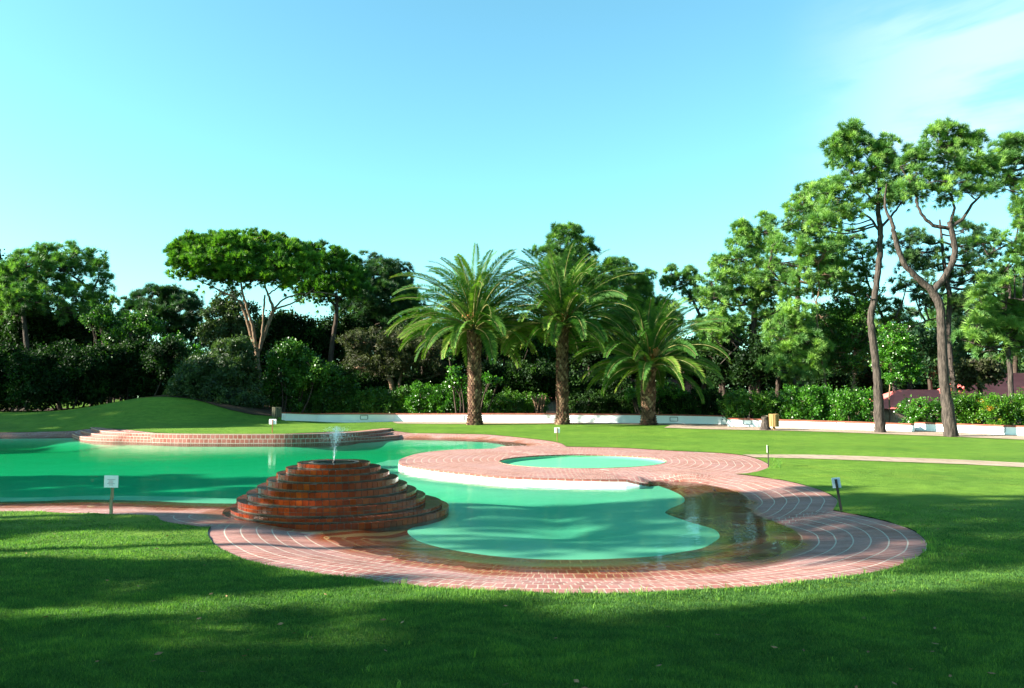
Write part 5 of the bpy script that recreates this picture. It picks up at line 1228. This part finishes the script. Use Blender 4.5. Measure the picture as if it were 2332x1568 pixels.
# green lantern post
g = at(2218, 900, 46); lp_ = empty('lantern_post', tuple(g)); tag(lp_, 'slim green lamp post half hidden in the trees at right', 'lamp post')
s = ppm(46)
t = TB(); t.tube([(0, 0, -2), (0, 0, 100 / s), (0, 0, 130 / s)], [.06, .05, .04], 8); t.build('post', M['greenpaint'], lp_)
t = TB(); t.tube([(0, 0, 128 / s), (0, 0, 131 / s), (0, 0, 140 / s), (0, 0, 145 / s)], [.12, .22, .2, .04], 10); t.build('lamp_head', M['greenpaint'], lp_)

# ------------------------------------------------------------------ trees outside the view on the sun side (they cast the long shadows)
DM, RM = 2.4, 1.12
def out_pine(X, Y, H, cr_, label, spread=3.0, lo=.45, n=16, mat='pine', dens=.9, trunk=.2):
    bl = []; q = np.random.default_rng(int(abs(X * 7 + Y * 13)) + 5)
    for k in range(n):
        z = H * q.uniform(lo, .95); a = q.uniform(0, 6.28); r = spread * q.uniform(.1, .9) * (1.1 - .5 * (z / H))
        bl.append(((X + r * math.cos(a), Y + r * math.sin(a), z), (cr_ * q.uniform(.8, 1.3), cr_ * q.uniform(.8, 1.3), cr_ * q.uniform(.5, .8))))
    tree('pine_tree', label, 'tree', 0, [([(X, Y, 0), (X + .3, Y, H * .4), (X - .2, Y + .2, H * .9)], [trunk, trunk * .8, .05])], None, 'bark', mat, 'pine', GP, world=bl, size=.4, dens=dens, per=7, cr=.6)
EA, EE = R(12), R(25)
SUN = np.array([-math.cos(EA) * math.cos(EE), -math.sin(EA) * math.cos(EE), math.sin(EE)])
ca, sa, CT_ = math.cos(EA), math.sin(EA), 1 / math.tan(EE)
def sq(s_, q): return (s_ * ca - q * sa, s_ * sa + q * ca)
def shade_tree(label, s0, q0, targets, H=None, dens=1.0, per=8, trunk=.16, mat='pine'):
    """tree at (s0,q0) in sun-aligned ground coordinates; crown clumps placed so their shadows fall at (s,q) with half sizes"""
    bl = []
    for (s_, q, hs, hq) in targets:
        z = (s_ - s0) / CT_; rx = min(hq, 1.2); rz = max(.3, (hs - .3 * rx) / CT_)
        x, y = sq(s0 + rng.uniform(-.4, .4), q); bl.append(((x, y, z), (rx, hq, rz)))
    x0, y0 = sq(s0, q0); H = H or max(b[0][2] for b in bl)
    tree('pine_tree', label, 'tree', 0, [([(x0, y0, 0), (x0 + .1, y0, H * .5), (x0, y0 + .05, H)], [trunk, trunk * .8, .05])], None, 'bark', mat, 'pine', GP, world=bl, size=.30, dens=dens * 1.5, per=per, cr=.30, limb=.05, twigs=3)
shade_tree('dense pine outside the view left of the camera', -15.5, 2.6, [(-4, 3.9, 2.5, .8), (0, 4.0, 3, .75), (4, 3.8, 3, .8), (8, 3.5, 3, .9), (-5, 2.4, 3, 1.0), (0, 2.3, 3, 1.1), (5, 2.2, 3, 1.1), (9.5, 2, 3, 1.2), (2.2, 4.55, 3.2, .42), (6.5, 4.6, 3, .42), (-3, 4.6, 1.6, .3), (11, 4.2, 3, .8), (-4.5, 4.9, 2, .3), (-1, 4.95, 1.6, .22), (2.5, 4.95, 2.2, .3), (6, 4.95, 2.2, .3), (9.5, 4.9, 2.2, .3)], dens=2.2)
shade_tree('second dense pine outside the view behind the near left pine', -19, .2, [(-3, .9, 4, 1.1), (3, .9, 4, 1.1), (9, .6, 4, 1.2), (-2, -1, 5, 1.1), (6, -1.2, 5, 1.1)], dens=1.5)
shade_tree('small low pine outside the view left of the lawn', -13, 5.8, [(-3.6, 5.70, 1.6, .22), (-1.6, 5.75, 1.4, .18), (-5.2, 5.6, 1.6, .25), (-.2, 5.8, .9, .12)], dens=2.4)
shade_tree('low spreading pine outside the view left of the paving', -14, 7.4, [(-5.6, 7.2, 1.7, .55), (-3.6, 7.15, 1.5, .5), (-2.4, 7.3, 1.2, .45), (-5.5, 8.1, 1.6, .4), (-6.5, 8.9, 1.5, .35), (-7, 9.7, 1.5, .35), (-5.6, 9.5, .8, .16), (-2.6, 7.9, 1.0, .2), (-.6, 7.0, .7, .12), (-3.3, 8.05, 1.2, .28), (-1.5, 7.4, .8, .22)], dens=2.2)
shade_tree('tall slim-stemmed pine outside the view left of the fountain', -17.5, 9.05, [(6.0, 7.2, 1.5, .45), (8.0, 7.3, 1.8, .5), (10, 7.4, 2, .6), (5.4, 8.3, 1.1, .3), (8.2, 8.5, 1.8, .5), (10.5, 8.7, 2, .6), (6.5, 9.7, 1.6, .4), (9, 9.8, 2, .5), (3.8, 9.3, 1.3, .35), (11.8, 9.3, 1.6, .7),
  (4.6, 10.6, 1.3, .4), (7.5, 10.6, 1.6, .4), (2.2, 10.2, 1.2, .3), (12.2, 8, 2, .7), (4.0, 7.9, 1.0, .2), (7.0, 6.6, 1.8, .16), (10, 6.65, 2, .25)], dens=1.7, trunk=.12)
shade_tree('tall open pine outside the view left of the basin', -20, 11.6, [(2.6, 11.5, 1.6, .45), (5, 11.7, 1.6, .5), (3.6, 12.3, 2.2, .3), (6.2, 12.2, 1.6, .3), (1.4, 12.4, 1.2, .2), (1.5, 9.0, 1.0, .25), (5.9, 11.1, 1.5, .3), (7.5, 10.9, 1.5, .25)], dens=1.8)
shade_tree('pine outside the view whose crown shades the left lawn by the sign', -18, 11, [(-6.5, 10.6, 1.8, .5), (-4.3, 10.5, 1.5, .42), (-8.5, 10.9, 1.6, .5), (-2.6, 10.9, 1.1, .4), (-.9, 11.2, .6, .15), (-1.5, 10.4, .7, .14)], dens=2.2)
shade_tree('broad pine outside the view left of the green pool', -27, 16, [(-10, 14.8, 2.5, .8), (-6, 14.9, 2.5, .8), (-11, 16.6, 2.8, 1.0), (-6.5, 16.6, 2.5, .9), (-2.8, 16.8, 1.8, .5), (-1.5, 14.4, 1.6, .25), (-9, 18.3, 3, .8), (-4.5, 18.2, 2.4, .7), (-1.2, 18.3, 1.2, .3), (-2.2, 15.6, 1.4, .3)], dens=1.8)
shade_tree('second broad pine outside the view left of the green pool', -30, 21, [(-12, 20, 3, 1.0), (-7, 20.1, 2.5, .9), (-3.5, 20.5, 2, .5), (-12, 21.8, 3, .8), (-7.5, 21.7, 2, .5), (-1, 19.7, 1.4, .3)], dens=1.8)
shade_tree('tree outside the view shading the grassy mound', -48, 40, [(-26, 36, 4, 2.2), (-20, 36.5, 4, 2.2), (-14, 37.5, 4, 2.2), (-8.5, 38.5, 4, 2.0), (-24, 41, 4, 2.6), (-17, 41, 4, 2.6), (-10, 42, 4, 2.4), (-5.5, 40.2, 2.5, 1.6), (-4, 43, 3, 2), (-22, 45, 5, 2.4), (-13, 46, 5, 2.4)], dens=2.6, per=9, trunk=.3)
shade_tree('tree outside the view shading the far left bank', -46, 32, [(-26, 31.5, 4, 1.4), (-20, 32, 3.5, 1.4), (-15.5, 33, 2, 1.0), (-26, 34, 4, 1.5), (-19, 34.5, 4, 1.3), (-28, 28.8, 3, 1.0), (-12, 35.5, 2.5, .8), (-6.5, 36.6, 2.5, .5)], dens=2.6, per=9, trunk=.3)

# ------------------------------------------------------------------ grass blades in the foreground
def grass():
    n0 = 1000000; Y = 3.9 * (13 / 3.9) ** (rng.random(n0) ** 1.0)     # log-uniform depth
    keep = rng.random(n0) < 1 - ss(Y, 5.5, 12.5); Y = Y[keep]; X = rng.uniform(-.72, .72, len(Y)) * Y
    P = np.column_stack([X, Y]); ok = ~inpoly(P, OUTS); P = P[ok]
    d, _ = segdist(P, OUTS); P = P[d > .005]; d = d[d > .005]; n = len(P)
    z = lawn_z(P[:, 0], P[:, 1]); cl = .5 + .5 * np.sin(P[:, 0] * 2.1 + 1.3 * np.sin(P[:, 1] * 1.7)) * np.sin(P[:, 1] * 2.9 + np.sin(P[:, 0] * 3.1))
    h = (.011 + .011 * rng.random(n) + .006 * cl) * (1 + .35 * (rng.random(n) < .03)); w = .0012 + .00026 * P[:, 1]
    tallz = (d < .10) & (rng.random(n) < .14) & (P[:, 0] > -1.5) & (P[:, 1] < 9.2); h[tallz] *= rng.uniform(1.4, 2.4, tallz.sum())
    a = rng.uniform(0, 6.283, n); tilt = rng.uniform(.1, .9, n) * h; 
    V = np.zeros((n, 3, 3)); wx, wy = np.cos(a) * w, np.sin(a) * w; la = rng.uniform(0, 6.283, n)
    V[:, 0] = np.column_stack([P[:, 0] - wx, P[:, 1] - wy, z - .003]); V[:, 1] = np.column_stack([P[:, 0] + wx, P[:, 1] + wy, z - .003])
    V[:, 2] = np.column_stack([P[:, 0] + np.cos(la) * tilt, P[:, 1] + np.sin(la) * tilt, z + h])
    c2 = np.sin(P[:, 0] * 9.3 + 2 * np.sin(P[:, 1] * 7.1)) * np.sin(P[:, 1] * 13.7 + 2 * np.sin(P[:, 0] * 5.3)); tn = np.clip(rng.normal(.42, .2, n) + .28 * (cl - .5) + .14 * c2 + .3 * tallz, 0, 1); V[:, 2, 2] += .004 * c2
    o = link('grass', mesh_np('grass', V.reshape(-1, 3), np.arange(n * 3).reshape(-1, 3), 3, tint=np.repeat(tn, 3)), M['grass']); tag(o, 'short mown grass blades covering the near lawn', 'grass', kind='stuff')
grass()
# weeds: taller tufts
SVv, SFf, St = [], [], []
def tuft(x, y, h, n):
    z = float(lawn_z(x, y))
    for _ in range(n):
        a = rng.uniform(0, 6.28); l = rng.uniform(.2, .8) * h; k = len(SVv); w = .0025; ox, oy = rng.normal(0, .015, 2)
        m = np.array([x + ox + math.cos(a) * l * .3, y + oy + math.sin(a) * l * .3, z + h * .6]); e = np.array([x + ox + math.cos(a) * l, y + oy + math.sin(a) * l, z + h * rng.uniform(.75, 1.05)]); b0 = np.array([x + ox, y + oy, z]); s = np.array([-math.sin(a), math.cos(a), 0]) * w
        SVv.extend([b0 - s, b0 + s, m + s, m - s, e]); SFf.extend([(k, k + 1, k + 2), (k, k + 2, k + 3), (k + 3, k + 2, k + 4)]); c = rng.uniform(.5, 1); St.extend([c] * 5)
for _ in range(300):
    t_ = rng.random(); x = rng.uniform(-3, 4.2); e = OUTS[(OUTS[:, 1] < 9.5) & (OUTS[:, 0] > 0.0)]; j = rng.integers(len(e)); p = e[j]
    if _ < 170: x, y = p[0] + rng.normal(0, .12), p[1] - abs(rng.normal(0.04, .12))
    elif _ > 215: continue
    else: y = rng.uniform(4.2, 7.5); x = rng.uniform(-.65, .65) * y
    if inpoly(np.array([[x, y]]), OUTS)[0]: continue
    tuft(x, y, rng.uniform(.03, .07), rng.integers(3, 8))
for i in range(60):
    p = hit(1755 + rng.uniform(0, 25), 1045 + rng.uniform(0, 22)); tuft(p[0], p[1], rng.uniform(.04, .09), 5)
o = link('weeds', mesh_np('weeds', np.array(SVv), np.array(SFf), 3, tint=np.array(St)), M['grass']); tag(o, 'taller grass tufts and weeds along the paving edge', 'weeds', kind='stuff')
# fallen leaves
lv, lf = [], []
for _ in range(110):
    y = 4.2 * (12 / 4.2) ** rng.random(); x = rng.uniform(-.66, .66) * y
    if inpoly(np.array([[x, y]]), OUTS)[0]: continue
    z = float(lawn_z(x, y)) + .028; a = rng.uniform(0, 6.28); l = rng.uniform(.012, .032); w = l * .4; k = len(lv); c, s = math.cos(a), math.sin(a); ti = rng.uniform(-.008, .012)
    lv += [(x - c * l, y - s * l, z), (x - s * w, y + c * w, z + ti), (x + c * l, y + s * l, z + .003), (x + s * w, y - c * w, z - ti * .5)]; lf += [(k, k + 1, k + 2), (k, k + 2, k + 3)]
o = link('fallen_leaves', mesh_np('fallen_leaves', np.array(lv), np.array(lf), 3), plain('dead_leaf', (.10, .045, .02), (.28, .16, .08), 9, .8, 0)); tag(o, 'scattered small brown fallen leaves on the near lawn', 'leaves', kind='stuff')

# ------------------------------------------------------------------ sky, sun, camera
w = bpy.data.worlds.new('World'); SC.world = w; w.use_nodes = True; nt = w.node_tree; nt.nodes.clear(); L = nt.links
out = N(nt, 'ShaderNodeOutputWorld'); bg = N(nt, 'ShaderNodeBackground'); bg.inputs[1].default_value = 0.052
sky = N(nt, 'ShaderNodeTexSky'); sky.sky_type = 'NISHITA'; sky.sun_disc = False; sky.sun_elevation = EE; sky.sun_rotation = math.atan2(SUN[0], SUN[1]); sky.air_density = 1.0; sky.dust_density = 0.6; sky.ozone_density = 1.0
geo = N(nt, 'ShaderNodeTexCoord'); sep = N(nt, 'ShaderNodeSeparateXYZ'); L.new(geo.outputs['Generated'], sep.inputs[0])
tint = mix(nt, 1.0, sky.outputs[0], (0.76, 1.33, 1.20), 'MULTIPLY')
# thin cloud veil, upper right
cn = noise(nt, 2.0, 7, .55, mapping(nt, geo.outputs['Generated'], (1.0, 1, 3.2), (2.2, .4, .9)), .6)
def mr(sock, a, b_, c=0.0, d=1.0):
    m = N(nt, 'ShaderNodeMapRange'); m.interpolation_type = 'SMOOTHSTEP'
    m.inputs[1].default_value = a; m.inputs[2].default_value = b_; m.inputs[3].default_value = c; m.inputs[4].default_value = d; L.new(sock, m.inputs[0]); return m.outputs[0]
def mul(a, b_):
    m = N(nt, 'ShaderNodeMath', operation='MULTIPLY')
    for i, v in enumerate((a, b_)):
        if isinstance(v, float): m.inputs[i].default_value = v
        else: L.new(v, m.inputs[i])
    return m.outputs[0]
fx = mr(sep.outputs[0], .29, .50); fz = mul(mr(sep.outputs[2], .20, .30), mr(sep.outputs[2], .62, .42))
cf = mul(mul(mul(mr(cn.outputs[0], .46, .66), fx), fz), 0.42)
c = mix(nt, cf, tint, (5.0, 5.4, 6.3))
L.new(c, bg.inputs[0]); L.new(bg.outputs[0], out.inputs[0])
sl = bpy.data.lights.new('sun', 'SUN'); sl.energy = 5.0; sl.angle = R(.5); sl.color = (1.0, .93, .80); so = bpy.data.objects.new('sun', sl); COL.objects.link(so)
so.rotation_euler = Vector(tuple(SUN)).to_track_quat('Z', 'Y').to_euler(); so.location = (-60, -10, 40)
cam = bpy.data.cameras.new('camera'); cam.sensor_width = 36; cam.lens = 36 * F / 2332.0; cam.clip_end = 4000; cam.clip_start = .05
co = bpy.data.objects.new('camera', cam); COL.objects.link(co); co.location = (0, 0, CAMH); co.rotation_euler = (math.pi / 2 + TH, 0, 0); SC.camera = co
SC.view_settings.view_transform = 'Standard'; SC.view_settings.look = 'None'; SC.view_settings.exposure = 2.42; SC.view_settings.gamma = 1
try:
    SC.cycles.max_bounces = 6; SC.cycles.transparent_max_bounces = 10; SC.cycles.caustics_reflective = False; SC.cycles.caustics_refractive = False
except Exception: pass
KS = {'white': 1, 'board': 1, 'boardback': .8, 'poolpaint': .84, 'lawn': .66, 'grass': .84, 'palm': .8, 'pine': .98, 'umbrella': .85, 'darkpine': .9, 'deck': .67, 'roof2': 1, 'slab': .55, 'steps': .78, 'coping': .75, 'fbrick': .80}
for k_, m_ in M.items():
    if m_ is None: continue
    kk = KS.get(k_, .72 if 'bark' not in k_ else .8)
    if kk == 1: continue
    nt_ = m_.node_tree
    for nd in list(nt_.nodes):
        sk = {'BSDF_PRINCIPLED': 'Base Color', 'BSDF_TRANSLUCENT': 'Color'}.get(nd.type)
        if sk and nd.inputs[sk].is_linked:
            src = nd.inputs[sk].links[0].from_socket; nt_.links.new(mix(nt_, 1.0, src, (kk, kk, kk), 'MULTIPLY'), nd.inputs[sk])
print('tris', sum(len(m.polygons) for m in bpy.data.meshes))
